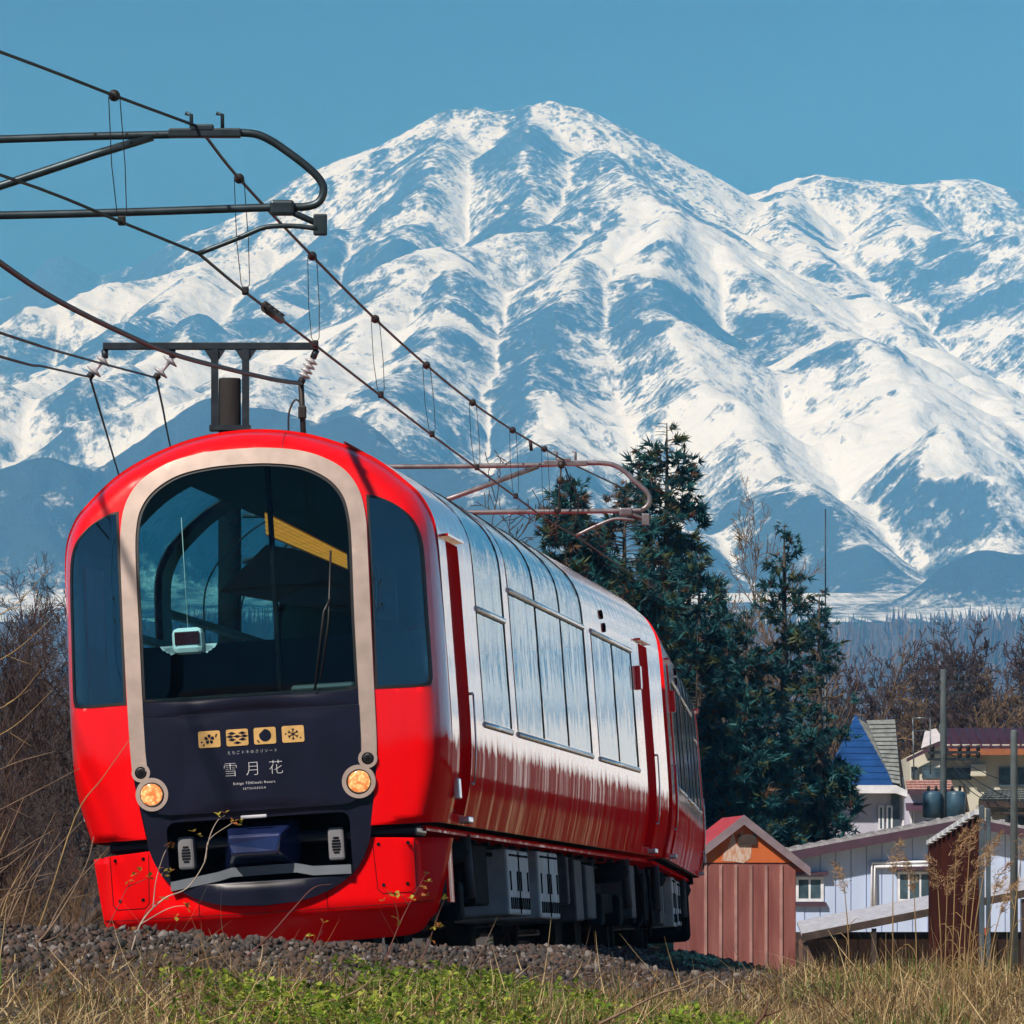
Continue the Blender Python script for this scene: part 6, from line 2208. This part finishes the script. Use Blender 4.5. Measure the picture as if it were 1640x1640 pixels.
twig('long pale budding twig rising from the gravel across the black coupler recess', 42.0, [(120, 1640), (195, 1560), (225, 1480), (262, 1440), (300, 1422), (328, 1380), (335, 1345), (372, 1318)],
     [[(328, 1378), (336, 1340), (348, 1315), (360, 1306)], [(225, 1480), (270, 1455), (300, 1450)], [(245, 1455), (250, 1410), (262, 1370), (272, 1352)]],
     [(372, 1318), (384, 1312), (380, 1322), (362, 1302), (350, 1306), (310, 1332), (318, 1338), (268, 1352), (276, 1358), (258, 1390), (262, 1396), (268, 1404), (300, 1456), (282, 1468), (300, 1452), (212, 1490), (236, 1494), (274, 1396)], .007, mat('stem_pale', (.42, .33, .27), .8, 0, .3, 10))
twig('red brown budding twig low in front of the left side of the snow guard', 42.6, [(60, 1630), (150, 1530), (215, 1490), (240, 1452), (262, 1440)], [[(150, 1530), (180, 1470), (205, 1420), (225, 1395)], [(205, 1420), (240, 1405)]], [(262, 1440), (225, 1395), (240, 1405), (214, 1402), (206, 1410)], .006, M_STEMR)
twig('tall thin straw stem crossing the left red corner of the train', 41.5, [(0, 1592), (60, 1490), (120, 1310), (165, 1245), (209, 1182)], [], [], .006, M_REED, 'straw_stem')
twig('straw stem arching at the left edge below the bushes', 40.5, [(-20, 1560), (60, 1510), (110, 1440), (140, 1380), (150, 1340)], [[(60, 1510), (90, 1500), (120, 1470)]], [], .008, M_STEM, 'straw_stem')
twig('slanting red stem in front of the middle of the snow guard', 44.5, [(380, 1545), (430, 1500), (470, 1455), (502, 1422), (531, 1416)], [], [], .006, M_STEMR, 'dead_stalk')
twig('thin stem with small red tips before the middle of the snow guard', 46, [(500, 1530), (508, 1505), (518, 1478)], [[(505, 1515), (496, 1500)], [(509, 1503), (518, 1490)]], [(518, 1478), (496, 1500)], .004, M_STEMR)
twig('budding upright twig before the right hatch of the snow guard', 46.5, [(618, 1535), (640, 1480), (660, 1440), (682, 1400)], [[(640, 1480), (632, 1445), (618, 1432)], [(655, 1450), (640, 1430)]], [(682, 1400), (686, 1412), (676, 1420), (632, 1436), (622, 1430), (614, 1442), (640, 1432), (634, 1470), (660, 1440), (638, 1482), (682, 1432)], .0045, M_STEMR)
twig('budding twig at the right end of the snow guard', 47, [(672, 1545), (690, 1500), (700, 1470), (712, 1440)], [[(690, 1500), (698, 1478)]], [(700, 1478), (704, 1486), (694, 1484), (692, 1506), (712, 1440)], .004, M_STEMR)
twig('bare straight stem before the underside of the front car', 47, [(750, 1560), (775, 1515), (797, 1468)], [], [], .004, M_STEM, 'dead_stalk')
twig('forked bare twig standing in the weeds before the front car', 41, [(882, 1600), (885, 1560), (884, 1545)], [[(885, 1565), (898, 1550), (915, 1545)], [(884, 1570), (893, 1590)]], [], .006, M_STEM, 'dead_stalk')
twig('thick dead branch lying in the weeds at the bottom middle', 38.5, [(400, 1650), (470, 1620), (540, 1600), (575, 1585), (597, 1566)], [[(500, 1610), (515, 1600)]], [], .012, M_STEM, 'dead_branch')
twig('dead forked branch lying in the grass right of the weeds', 40, [(960, 1640), (1010, 1615), (1060, 1590), (1130, 1560)], [[(1060, 1590), (1100, 1580), (1112, 1570)]], [], .010, M_STEM, 'dead_branch')
twig('dark forked dead twig at the bottom edge right of the middle', 38, [(1200, 1650), (1222, 1628), (1230, 1600)], [[(1222, 1628), (1245, 1620), (1252, 1616)]], [], .012, mat('dead_twig_rust', (.12, .05, .03), .8), 'dead_branch')
twig('straw stem arching low over the gravel at the left', 42, [(260, 1590), (300, 1550), (330, 1536), (362, 1530)], [], [], .006, M_REED, 'straw_stem')
for i in range(16):
    R = random.Random(300 + i)
    x0 = R.uniform(-120, 60); y0 = R.uniform(1480, 1600)
    dx, dy = R.uniform(60, 170), -R.uniform(60, 330)
    lab = 'thin bare twig among the tangle at the lower left edge'
    twig(lab, R.uniform(40, 46), [(x0, y0), (x0 + dx * .4, y0 + dy * .55), (x0 + dx, y0 + dy)], [[(x0 + dx * .4, y0 + dy * .55), (x0 + dx * .75, y0 + dy * .6)]], [], .006, R.choice([M_STEM, M_REED, M_STEM]), 'bare_twig', 'tangle of bare twigs at the lower left')
for i in range(7):
    R = random.Random(400 + i)
    y0 = 960 + i * 65 + R.uniform(-20, 20)
    twig(['topmost', 'second', 'third', 'fourth', 'fifth', 'sixth', 'lowest'][i] + ' of the long bare twigs reaching in from the left edge', 47, [(-60, y0 + 60), (20, y0 + 20), (R.uniform(60, 130), y0 - R.uniform(0, 50))], [[(10, y0 + 25), (50, y0 + R.uniform(-40, 60))]], [], .005, R.choice([M_STEM, M_REED]), 'bare_twig', 'long bare twigs reaching in from the left edge')
